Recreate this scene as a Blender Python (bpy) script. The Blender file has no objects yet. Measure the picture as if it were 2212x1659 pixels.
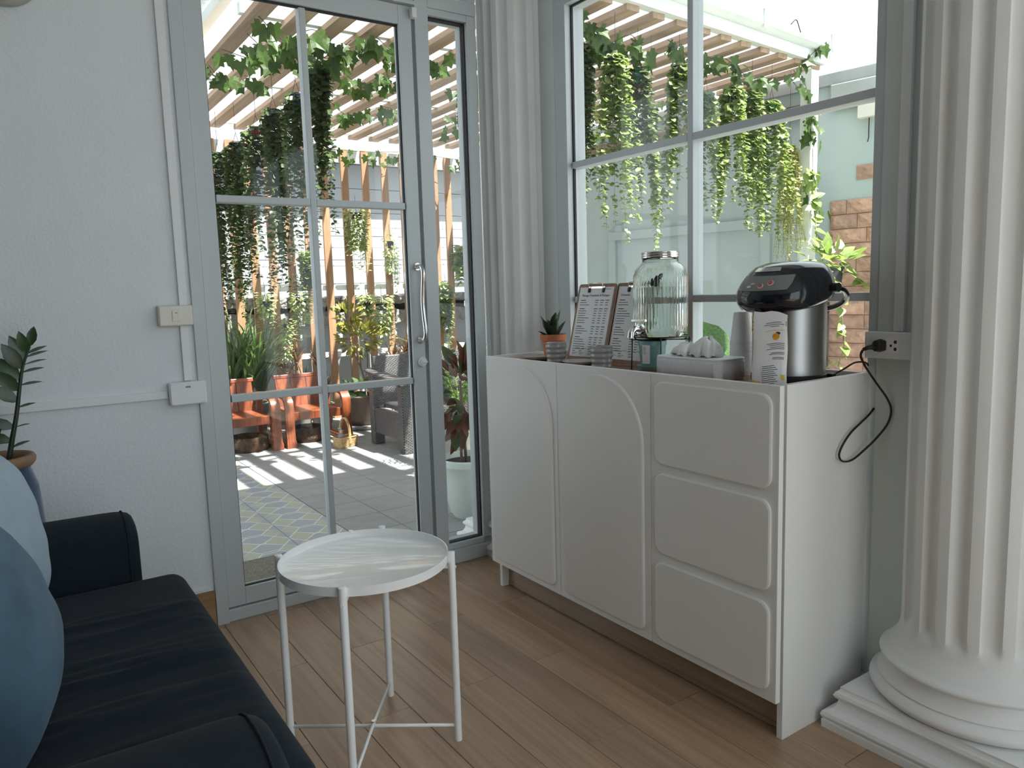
import bpy, bmesh, math, random
from mathutils import Vector, Matrix
R = math.radians
PI = math.pi
rnd = random.Random(7)
sc = bpy.context.scene
COL = sc.collection

# ------------------------------------------------------------------ camera, sky, sun, exposure
cam_d = bpy.data.cameras.new('camera')
cam_d.sensor_width = 36.0
cam_d.lens = 1627.5 * 36.0 / 2212
cam_d.clip_start = 0.02
cam = bpy.data.objects.new('camera', cam_d)
COL.objects.link(cam)
_r = Vector((0.82470765, -0.56478491, -0.02958527))
_u = Vector((0.09418932, 0.08557937, 0.99186922))
_f = Vector((0.55766088, 0.82078875, -0.12377467))
_m = Matrix((_r, _u, -_f)).transposed().to_4x4()
_m.translation = Vector((-2.0183, -2.8901, 1.225))
cam.matrix_world = _m
sc.camera = cam

world = bpy.data.worlds.new('sky')
sc.world = world
world.use_nodes = True
bg = world.node_tree.nodes['Background']
bg.inputs[0].default_value = (0.87, 0.94, 1.0, 1)
bg.inputs[1].default_value = 2.6

sun_d = bpy.data.lights.new('sun', 'SUN')
sun_d.energy = 25.0
sun_d.angle = R(0.6)
sun_d.color = (1.0, 0.95, 0.86)
sun = bpy.data.objects.new('sun', sun_d)
COL.objects.link(sun)
sun.rotation_euler = Vector((0.25, -0.5, 1.0)).to_track_quat('Z', 'Y').to_euler()
sun.location = (2, -4, 8)

vs = sc.view_settings
vs.view_transform = 'Standard'
vs.look = 'None'
vs.gamma = 1.0
vs.use_curve_mapping = False
vs.exposure = -0.15
sc.cycles.max_bounces = 10
sc.cycles.diffuse_bounces = 5
sc.cycles.transparent_max_bounces = 24
sc.cycles.sample_clamp_indirect = 8.0
sc.cycles.caustics_reflective = False
sc.cycles.caustics_refractive = False

# ------------------------------------------------------------------ materials
MATS = {}
def nodes_of(m):
    m.use_nodes = True
    return m.node_tree.nodes, m.node_tree.links
def mix_rgb(n, l, fac, a, b, mode='MIX'):
    x = n.new('ShaderNodeMix'); x.data_type = 'RGBA'; x.blend_type = mode
    for sock, v in ((x.inputs[0], fac), (x.inputs[6], a), (x.inputs[7], b)):
        if hasattr(v, 'links'): l.new(v, sock)
        elif isinstance(v, (int, float)): sock.default_value = v
        else: sock.default_value = (*v[:3], 1)
    return x.outputs[2]
def noise(n, l, vec, scale, detail=4, rough=.55):
    x = n.new('ShaderNodeTexNoise'); x.inputs['Scale'].default_value = scale
    x.inputs['Detail'].default_value = detail; x.inputs['Roughness'].default_value = rough
    if vec is not None: l.new(vec, x.inputs['Vector'])
    return x.outputs[0]
def ramp(n, l, fac, stops):
    x = n.new('ShaderNodeValToRGB'); e = x.color_ramp.elements
    while len(e) < len(stops): e.new(.5)
    for el, (p, c) in zip(e, stops):
        el.position = p; el.color = (*c, 1) if not isinstance(c, (int, float)) else (c, c, c, 1)
    l.new(fac, x.inputs[0]); return x.outputs[0]
def mapping(n, l, scale=(1, 1, 1), kind='Object', loc=None, rot=(0, 0, 0)):
    t = n.new('ShaderNodeTexCoord'); mp = n.new('ShaderNodeMapping')
    mp.inputs['Scale'].default_value = scale; mp.inputs['Rotation'].default_value = rot
    l.new(t.outputs[kind], mp.inputs['Vector'])
    if loc is not None: l.new(loc, mp.inputs['Location'])
    return mp.outputs[0]
def math_n(n, l, op, a, b=None, c=None):
    x = n.new('ShaderNodeMath'); x.operation = op
    for i, v in enumerate((a, b, c)):
        if v is None: continue
        if hasattr(v, 'links'): l.new(v, x.inputs[i])
        else: x.inputs[i].default_value = v
    return x.outputs[0]
def bump(n, l, h, strength, dist=.002):
    b = n.new('ShaderNodeBump'); b.inputs['Strength'].default_value = strength
    b.inputs['Distance'].default_value = dist
    l.new(h, b.inputs['Height']); return b.outputs[0]

def mat(name, col, rough=.5, metal=0., var=0., vscale=6., bstr=0., bscale=150., bdist=.001, spec=.5, sheen=0., coat=0., rand=0., alpha=None):
    if name in MATS: return MATS[name]
    m = bpy.data.materials.new(name); n, l = nodes_of(m)
    p = n['Principled BSDF']
    p.inputs['Base Color'].default_value = (*col, 1)
    p.inputs['Roughness'].default_value = rough
    p.inputs['Metallic'].default_value = metal
    p.inputs['Specular IOR Level'].default_value = spec
    p.inputs['Sheen Weight'].default_value = sheen
    p.inputs['Coat Weight'].default_value = coat
    c = None
    if var:
        f = ramp(n, l, noise(n, l, mapping(n, l), vscale), [(.3, 0.), (.7, 1.)])
        c = mix_rgb(n, l, f, tuple(x * (1 - var) for x in col), tuple(min(1, x * (1 + var * .5)) for x in col))
    if rand:
        oi = n.new('ShaderNodeObjectInfo')
        hs = n.new('ShaderNodeHueSaturation')
        if c is None: hs.inputs['Color'].default_value = (*col, 1)
        else: l.new(c, hs.inputs['Color'])
        l.new(math_n(n, l, 'MULTIPLY_ADD', oi.outputs['Random'], rand * 2, 1 - rand), hs.inputs['Value'])
        c = hs.outputs[0]
    if c is not None: l.new(c, p.inputs['Base Color'])
    if bstr:
        l.new(bump(n, l, noise(n, l, mapping(n, l), bscale, 3), bstr, bdist), p.inputs['Normal'])
    MATS[name] = m
    return m

def wood(name, c0, c1, axis, rough=.45, scale=1., coat=0., spec=.5, bstr=.15, fine=90.):
    """grain running along one local axis (0 x, 1 y, 2 z); the shade differs from piece to piece"""
    m = bpy.data.materials.new(name); n, l = nodes_of(m); p = n['Principled BSDF']
    oi = n.new('ShaderNodeObjectInfo')
    comb = n.new('ShaderNodeCombineXYZ')
    for i in range(3): l.new(math_n(n, l, 'MULTIPLY', oi.outputs['Random'], 37.0 + 11 * i), comb.inputs[i])
    s = [26 * scale] * 3; s[axis] = 1.4 * scale
    v = mapping(n, l, tuple(s), 'Object', comb.outputs[0])
    a = noise(n, l, v, 1.0, 6, .6)
    s2 = [fine * scale] * 3; s2[axis] = 2.2 * scale
    b = noise(n, l, mapping(n, l, tuple(s2), 'Object', comb.outputs[0]), 1.0, 3, .6)
    f = math_n(n, l, 'ADD', math_n(n, l, 'MULTIPLY', a, .62), math_n(n, l, 'MULTIPLY', b, .38))
    c = ramp(n, l, f, [(.36, c0), (.5, tuple((x + y) / 2 for x, y in zip(c0, c1))), (.64, c1)])
    hs = n.new('ShaderNodeHueSaturation'); l.new(c, hs.inputs['Color'])
    l.new(math_n(n, l, 'MULTIPLY_ADD', oi.outputs['Random'], .22, .89), hs.inputs['Value'])
    l.new(hs.outputs[0], p.inputs['Base Color'])
    p.inputs['Roughness'].default_value = rough
    p.inputs['Coat Weight'].default_value = coat
    p.inputs['Coat Roughness'].default_value = .12
    p.inputs['Specular IOR Level'].default_value = spec
    l.new(bump(n, l, f, bstr, .001), p.inputs['Normal'])
    MATS[name] = m
    return m

def leafmat(name, col, var=.25, trans=.4, rough=.45, edge=None, back=None, rand=.25, vscale=30):
    m = bpy.data.materials.new(name); n, l = nodes_of(m); p = n['Principled BSDF']
    f = ramp(n, l, noise(n, l, mapping(n, l), vscale), [(.35, 0.), (.65, 1.)])
    c = mix_rgb(n, l, f, tuple(x * (1 - var) for x in col), edge or tuple(x * (1 + var) for x in col))
    oi = n.new('ShaderNodeObjectInfo'); hs = n.new('ShaderNodeHueSaturation'); l.new(c, hs.inputs['Color'])
    l.new(math_n(n, l, 'MULTIPLY_ADD', oi.outputs['Random'], rand * 2, 1 - rand), hs.inputs['Value'])
    l.new(hs.outputs[0], p.inputs['Base Color']); p.inputs['Roughness'].default_value = rough
    t = n.new('ShaderNodeBsdfTranslucent')
    l.new(mix_rgb(n, l, .5, hs.outputs[0], (col[0] * 1.6 + .05, col[1] * 1.8 + .05, col[2] * .8)), t.inputs[0])
    mx = n.new('ShaderNodeMixShader'); mx.inputs[0].default_value = trans
    l.new(p.outputs[0], mx.inputs[1]); l.new(t.outputs[0], mx.inputs[2])
    l.new(mx.outputs[0], n['Material Output'].inputs[0])
    MATS[name] = m
    return m

def glassmat(name, tint=(.97, .99, .985), gloss=.6):
    """thin window pane: lets light straight through, mirrors by Fresnel"""
    m = bpy.data.materials.new(name); n, l = nodes_of(m); n.remove(n['Principled BSDF'])
    t = n.new('ShaderNodeBsdfTransparent'); t.inputs[0].default_value = (*tint, 1)
    g = n.new('ShaderNodeBsdfGlossy'); g.inputs['Roughness'].default_value = .01
    fr = n.new('ShaderNodeFresnel'); geo = n.new('ShaderNodeNewGeometry')
    l.new(math_n(n, l, 'MULTIPLY_ADD', geo.outputs['Backfacing'], 1 / 1.45 - 1.45, 1.45), fr.inputs[0])   # same mirror strength on both faces
    mx = n.new('ShaderNodeMixShader')
    l.new(math_n(n, l, 'MULTIPLY', fr.outputs[0], gloss), mx.inputs[0])
    l.new(t.outputs[0], mx.inputs[1]); l.new(g.outputs[0], mx.inputs[2])
    l.new(mx.outputs[0], n['Material Output'].inputs[0])
    MATS[name] = m
    return m

W_WALL = mat('white plaster', (.74, .785, .825), .85, var=.03, vscale=3, bstr=.45, bscale=90, bdist=.004)
W_FRAME = mat('white aluminium', (.52, .565, .59), .35, var=.02)
W_POST = mat('pale grey paint', (.62, .67, .66), .6, var=.03)
W_COL = mat('white painted stucco', (.82, .83, .83), .7, var=.03, bstr=.12, bscale=60, bdist=.002)
W_CAB = mat('white melamine', (.80, .80, .79), .38)
W_METAL = mat('white powder coat', (.93, .95, .96), .28, coat=.5, bstr=.04, bscale=600)
GASKET = mat('black rubber', (.012, .012, .014), .6)
W_PLASTIC = mat('white plastic', (.76, .78, .80), .4)
Y_PLASTIC = mat('aged cream plastic', (.70, .68, .62), .35, var=.06)
STEEL = mat('polished steel', (.72, .70, .67), .14, 1.0)
CHROME = mat('chrome', (.82, .82, .82), .06, 1.0)
BRUSHED = mat('brushed steel', (.37, .37, .37), .34, 1.0, var=.08, vscale=3)
BLACK = mat('black gloss plastic', (.006, .008, .014), .12, coat=.3)
BLACKM = mat('black matt plastic', (.012, .012, .013), .5)
PANE = glassmat('window glass')
PLANK = wood('vinyl oak plank', (.31, .195, .115), (.46, .315, .205), 1, .34, 1.0, spec=.85)
SKIRT = wood('oak skirting', (.30, .17, .075), (.45, .28, .15), 0, .5)
KICK = wood('dark kickboard', (.24, .165, .11), (.34, .24, .165), 1, .18, .7, coat=.4)
COUNTER = wood('red brown counter', (.22, .085, .05), (.34, .14, .08), 1, .22, 1)
SOFA = mat('charcoal navy fabric', (.012, .0185, .027), .95, var=.2, vscale=60, bstr=.35, bscale=700, bdist=.0008, spec=.2, sheen=.04)
VELVET_L = mat('pale blue velvet', (.34, .45, .54), .8, var=.14, vscale=7, sheen=.15, bstr=.1, bscale=30, bdist=.004)
VELVET_D = mat('slate blue velvet', (.060, .125, .190), .8, var=.3, vscale=8, sheen=.08, bstr=.12, bscale=25, bdist=.004)
FLUFF = mat('white plush', (.80, .82, .84), .95, bstr=.8, bscale=160, bdist=.004, sheen=.4)
TERRA = mat('terracotta', (.56, .20, .10), .8, var=.12, vscale=14, bstr=.1)
CUPGREY = mat('grey glaze', (.36, .37, .36), .18, var=.12, vscale=40, coat=.3)
PEBBLE = mat('pale pebble', (.62, .58, .52), .6, var=.25, vscale=40, rand=.25)
SOIL = mat('dark soil', (.03, .022, .016), .95, var=.3, vscale=60, bstr=.8, bscale=120, bdist=.006)
TEAL = mat('teal ceramic', (.20, .40, .38), .3, var=.06)
PAPER = mat('white paper', (.82, .83, .84), .8)
PAPERCUP = mat('white card', (.83, .82, .80), .6)
TISSUE = mat('soft tissue', (.86, .87, .88), .95)
INK = mat('dark ink', (.03, .03, .035), .7)
BROWNBOARD = wood('clipboard wood', (.20, .11, .065), (.30, .17, .10), 2, .55)
BLUEGLAZE = mat('blue glaze', (.025, .055, .14), .2, var=.3, vscale=9, coat=.4)
RIMBROWN = mat('unglazed brown rim', (.30, .19, .11), .6, var=.25, vscale=20)
BUTTON = mat('red button', (.42, .09, .08), .4)
GREYPANEL = mat('grey control panel', (.20, .21, .21), .4)
YELLOW = mat('yellow sticker', (.78, .55, .07), .45)
PINK = mat('maroon print', (.30, .05, .10), .5)
POUCH = mat('white foil pouch', (.80, .81, .82), .38, bstr=.3, bscale=18, bdist=.006)
ORANGE = mat('mango orange', (.85, .36, .03), .45, var=.3, vscale=60)
CORD = mat('black flex', (.01, .01, .011), .45)
GREYTILE = mat('grey porcelain tile', (.29, .29, .293), .55, var=.14, vscale=9, rand=.05)
GROUT = mat('pale grout', (.42, .42, .41), .9)
SLATW = wood('fence slat wood', (.31, .16, .085), (.45, .26, .15), 2, .7, .8)
LATHW = wood('pergola lath wood', (.32, .215, .145), (.50, .36, .26), 1, .75, .8)
BEAMW = wood('weathered beam', (.16, .11, .08), (.30, .22, .16), 1, .8, .7)
CHAIRW = wood('varnished red hardwood', (.115, .022, .008), (.30, .080, .024), 2, .42, .8, coat=.12)
BARK = mat('dark bark', (.10, .055, .03), .8, var=.6, vscale=22, bstr=1., bscale=30, bdist=.02)
CONC = mat('rough concrete', (.36, .35, .33), .95, var=.45, vscale=9, bstr=1., bscale=16, bdist=.05)
GREYWALL = mat('blue grey paint', (.40, .475, .475), .8, var=.06, vscale=2, bstr=.05)
PALEWALL = mat('pale grey render', (.46, .50, .53), .9, var=.12, vscale=2)
WHITEB = mat('white house paint', (.27, .285, .30), .8)
CREAMSTEEL = mat('white painted steel', (.78, .83, .80), .45, var=.06)
GALV = mat('galvanised sheet', (.40, .42, .42), .5, .3, var=.12, vscale=10)
STONE = mat('split sandstone', (.50, .315, .235), .92, var=.3, vscale=11, bstr=.9, bscale=45, bdist=.012, rand=.18)
MORTAR = mat('mortar', (.17, .12, .10), .95)
MATW = mat('woven doormat', (.20, .185, .15), .95, var=.4, vscale=90, bstr=1., bscale=120, bdist=.01)
REDROOF = mat('red roof tile', (.42, .09, .08), .7)
BLUETARP = mat('blue awning', (.03, .13, .42), .6)
WHITEPOT = mat('pale celadon pot', (.68, .74, .68), .3, var=.08, coat=.2)
BROWNPOT = mat('brown stoneware', (.17, .12, .09), .45, var=.4, vscale=9)
BLACKPOT = mat('black nursery pot', (.02, .025, .03), .6)
WICKB = mat('cane basket', (.50, .33, .15), .7, var=.4, vscale=60, bstr=1., bscale=90, bdist=.006)
CANE = mat('cane handle', (.55, .36, .17), .6, var=.3, vscale=40)
GREYBOT = mat('grey soap bottle', (.23, .22, .21), .4)
STEM_D = mat('dark stem', (.05, .05, .025), .7)
STEM_G = mat('green stem', (.16, .22, .07), .6)
TRUNK = mat('grey brown bark stem', (.20, .15, .11), .8, var=.3, vscale=40)
WIRE = mat('thin dark wire', (.03, .03, .03), .5, .5)
FLOWER = mat('red flower', (.55, .02, .08), .6)
L_IVY = leafmat('ivy leaf green', (.045, .10, .022), .35, .4, edge=(.10, .17, .04))
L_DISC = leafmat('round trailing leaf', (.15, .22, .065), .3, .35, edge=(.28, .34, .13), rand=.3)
L_DISC2 = leafmat('shaded trailing leaf', (.045, .078, .02), .3, .25, edge=(.085, .125, .035), rand=.3)  # darker copy of the round leaf, shade put into its colour
L_PALE = leafmat('pale variegated leaf', (.36, .42, .16), .3, .4, edge=(.62, .66, .40))
L_STRING = leafmat('yellow green bead leaf', (.58, .55, .22), .3, .4, edge=(.75, .70, .40))
L_ZZ = leafmat('glossy dark leaf', (.022, .06, .018), .3, .1, .22, rand=.3)
L_SNAKE = leafmat('dark snake plant leaf', (.012, .035, .016), .3, .05, .35, rand=.2)
L_POTHOS = leafmat('pothos leaf', (.13, .23, .05), .4, .4, edge=(.36, .44, .16), rand=.35)
L_GRASS = leafmat('strap leaf', (.075, .15, .05), .4, .35, edge=(.22, .32, .15), vscale=8)
L_RED = leafmat('red strap leaf', (.20, .075, .05), .4, .3, edge=(.34, .20, .12), vscale=8)
L_CROT = leafmat('croton leaf', (.09, .13, .025), .5, .3, edge=(.42, .36, .04), rand=.35)
L_CROTR = leafmat('red croton leaf', (.10, .025, .015), .5, .15, edge=(.17, .05, .025), rand=.4)
L_CROTG = leafmat('green croton leaf', (.03, .06, .015), .5, .2, edge=(.08, .12, .03), rand=.4)
L_BIG = leafmat('broad green leaf', (.06, .15, .05), .3, .35, edge=(.14, .25, .10))
L_FERN = leafmat('fern leaf', (.20, .34, .06), .3, .45)
BASKET_C = {c: mat('plastic basket ' + c, v, .5) for c, v in dict(blue=(.03, .13, .36), purple=(.16, .08, .32), navy=(.02, .035, .07), green=(.02, .19, .12), teal=(.02, .26, .32), red=(.34, .03, .05), black=(.02, .02, .025)).items()}

def make_jar_glass(name, ior, tint):
    m = bpy.data.materials.new(name); n, l = nodes_of(m); n.remove(n['Principled BSDF'])
    g = n.new('ShaderNodeBsdfGlass'); g.inputs['IOR'].default_value = ior; g.inputs['Roughness'].default_value = 0
    g.inputs['Color'].default_value = (*tint, 1)
    l.new(g.outputs[0], n['Material Output'].inputs[0]); MATS[name] = m
    return m
JAR = make_jar_glass('clear jar glass', 1.45, (.97, .985, .975))
WATER = make_jar_glass('still water', 1.33, (.93, .96, .95))

def make_poly(name, f0, f1, ca, cb):
    m = bpy.data.materials.new(name); n, l = nodes_of(m); p = n['Principled BSDF']
    v = mapping(n, l, (1.2, 22, 1)); f = ramp(n, l, noise(n, l, v, 1, 5, .6), [(.42, 0.), (.68, 1.)])
    p.inputs['Roughness'].default_value = .4
    l.new(mix_rgb(n, l, f, ca, cb), p.inputs['Base Color'])
    t = n.new('ShaderNodeBsdfTransparent'); t.inputs[0].default_value = (.95, .97, 1, 1)
    mx = n.new('ShaderNodeMixShader')
    l.new(math_n(n, l, 'MULTIPLY_ADD', f, f1, f0), mx.inputs[0])
    l.new(t.outputs[0], mx.inputs[1]); l.new(p.outputs[0], mx.inputs[2])
    l.new(mx.outputs[0], n['Material Output'].inputs[0]); return m
POLY = make_poly('clear roofing sheet', .10, .22, (.80, .84, .86), (.45, .44, .43))
OLDPOLY = make_poly('dirty roofing sheet', .76, .20, (.62, .60, .59), (.20, .19, .19))

def make_wicker():
    m = bpy.data.materials.new('dark resin wicker'); n, l = nodes_of(m); p = n['Principled BSDF']
    b = n.new('ShaderNodeTexBrick'); b.inputs['Scale'].default_value = 1
    t = n.new('ShaderNodeTexCoord'); sep = n.new('ShaderNodeSeparateXYZ'); l.new(t.outputs['Object'], sep.inputs[0])
    cb = n.new('ShaderNodeCombineXYZ')
    l.new(math_n(n, l, 'MULTIPLY', math_n(n, l, 'ADD', sep.outputs[0], sep.outputs[1]), 34.), cb.inputs[0])
    l.new(math_n(n, l, 'MULTIPLY', sep.outputs[2], 48.), cb.inputs[1])
    l.new(cb.outputs[0], b.inputs['Vector'])
    b.inputs['Color1'].default_value = (.17, .16, .16, 1); b.inputs['Color2'].default_value = (.12, .115, .12, 1)
    b.inputs['Mortar'].default_value = (.022, .021, .022, 1); b.inputs['Mortar Size'].default_value = .10
    b.inputs['Brick Width'].default_value = 1.; b.inputs['Row Height'].default_value = .5
    b.inputs['Mortar Smooth'].default_value = .6
    l.new(b.outputs[0], p.inputs['Base Color']); p.inputs['Roughness'].default_value = .38
    inv = math_n(n, l, 'SUBTRACT', 1., b.outputs[1])
    l.new(bump(n, l, inv, .9, .01), p.inputs['Normal']); return m
WICK = make_wicker()

def make_pattern_tile():
    """printed floor tile: blue-grey and olive wedges with pale lines, in the tile's own 0..1 square"""
    m = bpy.data.materials.new('patterned patio tile'); n, l = nodes_of(m); p = n['Principled BSDF']
    t = n.new('ShaderNodeTexCoord'); sep = n.new('ShaderNodeSeparateXYZ'); l.new(t.outputs['Object'], sep.inputs[0])
    S = .2815
    x = math_n(n, l, 'DIVIDE', sep.outputs[0], S); y = math_n(n, l, 'DIVIDE', sep.outputs[1], S)
    # both coordinates from the tile centre, mirrored
    ax = math_n(n, l, 'ABSOLUTE', x); ay = math_n(n, l, 'ABSOLUTE', y)
    ang = math_n(n, l, 'ARCTAN2', math_n(n, l, 'SUBTRACT', .5, ay), math_n(n, l, 'SUBTRACT', .5, ax))
    k = math_n(n, l, 'MULTIPLY', ang, 4 / PI * 1.0)
    fr = math_n(n, l, 'FRACT', k)
    par = math_n(n, l, 'MODULO', math_n(n, l, 'FLOOR', k), 2.)
    d = math_n(n, l, 'ADD', math_n(n, l, 'MULTIPLY', ax, 1.35), ay)
    ring = math_n(n, l, 'FRACT', math_n(n, l, 'MULTIPLY', d, 1.45))
    rp = math_n(n, l, 'MODULO', math_n(n, l, 'FLOOR', math_n(n, l, 'MULTIPLY', d, 1.45)), 2.)
    sel = math_n(n, l, 'ABSOLUTE', math_n(n, l, 'SUBTRACT', par, rp))
    nz = noise(n, l, t.outputs['Object'], 60, 4)
    c = mix_rgb(n, l, sel, (.27, .315, .39), (.37, .385, .31))
    c = mix_rgb(n, l, math_n(n, l, 'MULTIPLY', nz, .5), c, (.42, .43, .39))
    line = math_n(n, l, 'MAXIMUM', math_n(n, l, 'LESS_THAN', fr, .07), math_n(n, l, 'LESS_THAN', ring, .06))
    c = mix_rgb(n, l, line, c, (.60, .63, .64))
    l.new(c, p.inputs['Base Color']); p.inputs['Roughness'].default_value = .35
    return m
PATTILE = make_pattern_tile()

# ------------------------------------------------------------------ mesh helpers
class MB:
    def __init__(s): s.v = []; s.f = []
    def add(s, vs, fs):
        o = len(s.v); s.v += [tuple(p) for p in vs]; s.f += [tuple(i + o for i in q) for q in fs]; return s
    def box(s, x0, x1, y0, y1, z0, z1, M=None):
        vs = [(x, y, z) for z in (z0, z1) for y in (y0, y1) for x in (x0, x1)]
        if M is not None: vs = [M @ Vector(p) for p in vs]
        return s.add(vs, [(0, 2, 3, 1), (4, 5, 7, 6), (0, 1, 5, 4), (2, 6, 7, 3), (0, 4, 6, 2), (1, 3, 7, 5)])
    def tube(s, pts, r, n=8, cap=True, flat=None):
        pts = [Vector(p) for p in pts]; k = len(pts)
        rs = r if isinstance(r, (list, tuple)) else [r] * k
        t0 = (pts[1] - pts[0]).normalized()
        up = Vector((0, 0, 1)) if abs(t0.z) < .9 else Vector((1, 0, 0))
        a = t0.cross(up).normalized(); vs = []
        for i, p in enumerate(pts):
            t = (pts[min(i + 1, k - 1)] - pts[max(i - 1, 0)]).normalized()
            a = (a - t * a.dot(t)).normalized(); b = t.cross(a)
            for j in range(n):
                w = 2 * PI * j / n
                vs.append(p + (a * math.cos(w) + b * math.sin(w) * (flat or 1)) * rs[i])
        fs = [(i * n + j, i * n + (j + 1) % n, (i + 1) * n + (j + 1) % n, (i + 1) * n + j) for i in range(k - 1) for j in range(n)]
        if cap: fs += [tuple(range(n))[::-1], tuple((k - 1) * n + j for j in range(n))]
        return s.add(vs, fs)
    def lathe(s, prof, n=32, c=(0, 0, 0), rf=None, close=True):
        vs = []
        for (r, z) in prof:
            for j in range(n):
                w = 2 * PI * j / n; q = r * (rf(w, z) if rf else 1)
                vs.append((c[0] + q * math.cos(w), c[1] + q * math.sin(w), c[2] + z))
        k = len(prof)
        fs = [(i * n + j, i * n + (j + 1) % n, (i + 1) * n + (j + 1) % n, (i + 1) * n + j) for i in range(k - 1) for j in range(n)]
        if close:
            fs += [tuple(range(n))[::-1], tuple((k - 1) * n + j for j in range(n))]
        return s.add(vs, fs)
    def prism(s, poly, fn0, fn1):
        """poly in 2D; fn0/fn1 map (a,b) to the two faces"""
        k = len(poly); vs = [fn0(*p) for p in poly] + [fn1(*p) for p in poly]
        fs = [tuple(range(k))[::-1], tuple(range(k, 2 * k))] + [(i, (i + 1) % k, k + (i + 1) % k, k + i) for i in range(k)]
        return s.add(vs, fs)
    def grid(s, nu, nv, fn):
        vs = [fn(i / nu, j / nv) for j in range(nv + 1) for i in range(nu + 1)]
        fs = [(j * (nu + 1) + i, j * (nu + 1) + i + 1, (j + 1) * (nu + 1) + i + 1, (j + 1) * (nu + 1) + i) for j in range(nv) for i in range(nu)]
        return s.add(vs, fs)
    def mesh(s, name, m=None, smooth=False):
        me = bpy.data.meshes.new(name); me.from_pydata(s.v, [], s.f)
        if m: me.materials.append(m)
        bm = bmesh.new(); bm.from_mesh(me); bmesh.ops.recalc_face_normals(bm, faces=bm.faces); bm.to_mesh(me); bm.free()
        if smooth:
            for p in me.polygons: p.use_smooth = True
        me.update(); return me
    def build(s, name, m, parent=None, smooth=False, bevel=0, seg=2, auto=None):
        o = bpy.data.objects.new(name, s.mesh(name, m, smooth or auto is not None)); COL.objects.link(o)
        if auto is not None: o.data.set_sharp_from_angle(angle=R(auto))
        if parent: o.parent = parent
        if bevel:
            b = o.modifiers.new('bevel', 'BEVEL'); b.width = bevel; b.segments = seg; b.limit_method = 'ANGLE'; b.angle_limit = R(35)
        return o
def tag(o, label, cat=None, group=None, kind=None):
    o['label'] = label
    if cat: o['category'] = cat
    if group: o['group'] = group
    if kind: o['kind'] = kind
    return o
def thing(name, label, cat, loc=(0, 0, 0), rz=0, group=None, kind=None):
    o = bpy.data.objects.new(name, None); COL.objects.link(o); o.empty_display_size = .05
    o.location = loc; o.rotation_euler = (0, 0, rz)
    return tag(o, label, cat, group, kind)
def inst(name, me, parent, M=None):
    o = bpy.data.objects.new(name, me); COL.objects.link(o)
    if parent: o.parent = parent
    if M is not None: o.matrix_local = M
    return o
def copy_tree(o, parent=None):
    c = o.copy(); COL.objects.link(c); c.parent = parent
    for ch in list(o.children): copy_tree(ch, c)
    return c
def text_mesh(s, size, m, align='LEFT', extrude=.0002):
    cu = bpy.data.curves.new('lettering', 'FONT'); cu.body = s; cu.size = size; cu.align_x = align; cu.extrude = extrude
    cu.resolution_u = 2
    o = bpy.data.objects.new('lettering', cu); COL.objects.link(o)
    dg = bpy.context.evaluated_depsgraph_get()
    me = bpy.data.meshes.new_from_object(o.evaluated_get(dg)); me.materials.clear(); me.materials.append(m)
    bpy.data.objects.remove(o); bpy.data.curves.remove(cu); return me
def frame_from(d, up=Vector((0, 0, 1)), loc=(0, 0, 0), s=1.):
    """matrix whose x axis runs along d and whose z axis leans to up"""
    x = Vector(d).normalized(); y = up.cross(x)
    if y.length < 1e-4: y = Vector((0, 1, 0)).cross(x)
    y.normalize(); z = x.cross(y)
    M = Matrix((x, y, z)).transposed().to_4x4() @ Matrix.Scale(s, 4); M.translation = Vector(loc); return M
def rrect(w, h, r, n=5, top=None):
    """rounded rectangle outline centred on 0"""
    out = []
    for cx, cy, a0 in ((w / 2 - r, h / 2 - r, 0), (-w / 2 + r, h / 2 - r, 90), (-w / 2 + r, -h / 2 + r, 180), (w / 2 - r, -h / 2 + r, 270)):
        for i in range(n + 1):
            a = R(a0 + 90 * i / n); out.append((cx + r * math.cos(a), cy + r * math.sin(a)))
    return out
def bez(p0, p1, p2, n):
    p0, p1, p2 = Vector(p0), Vector(p1), Vector(p2)
    return [(1 - t) ** 2 * p0 + 2 * t * (1 - t) * p1 + t * t * p2 for t in [i / n for i in range(n + 1)]]
def spline(pts, n=6):
    P = [Vector(p) for p in pts]; P = [P[0] * 2 - P[1]] + P + [P[-1] * 2 - P[-2]]; out = []
    for i in range(1, len(P) - 2):
        for k in range(n):
            t = k / n; a, b, c, d = P[i - 1], P[i], P[i + 1], P[i + 2]
            out.append(.5 * ((2 * b) + (c - a) * t + (2 * a - 5 * b + 4 * c - d) * t * t + (3 * b - a - 3 * c + d) * t ** 3))
    out.append(P[-2]); return out

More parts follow.
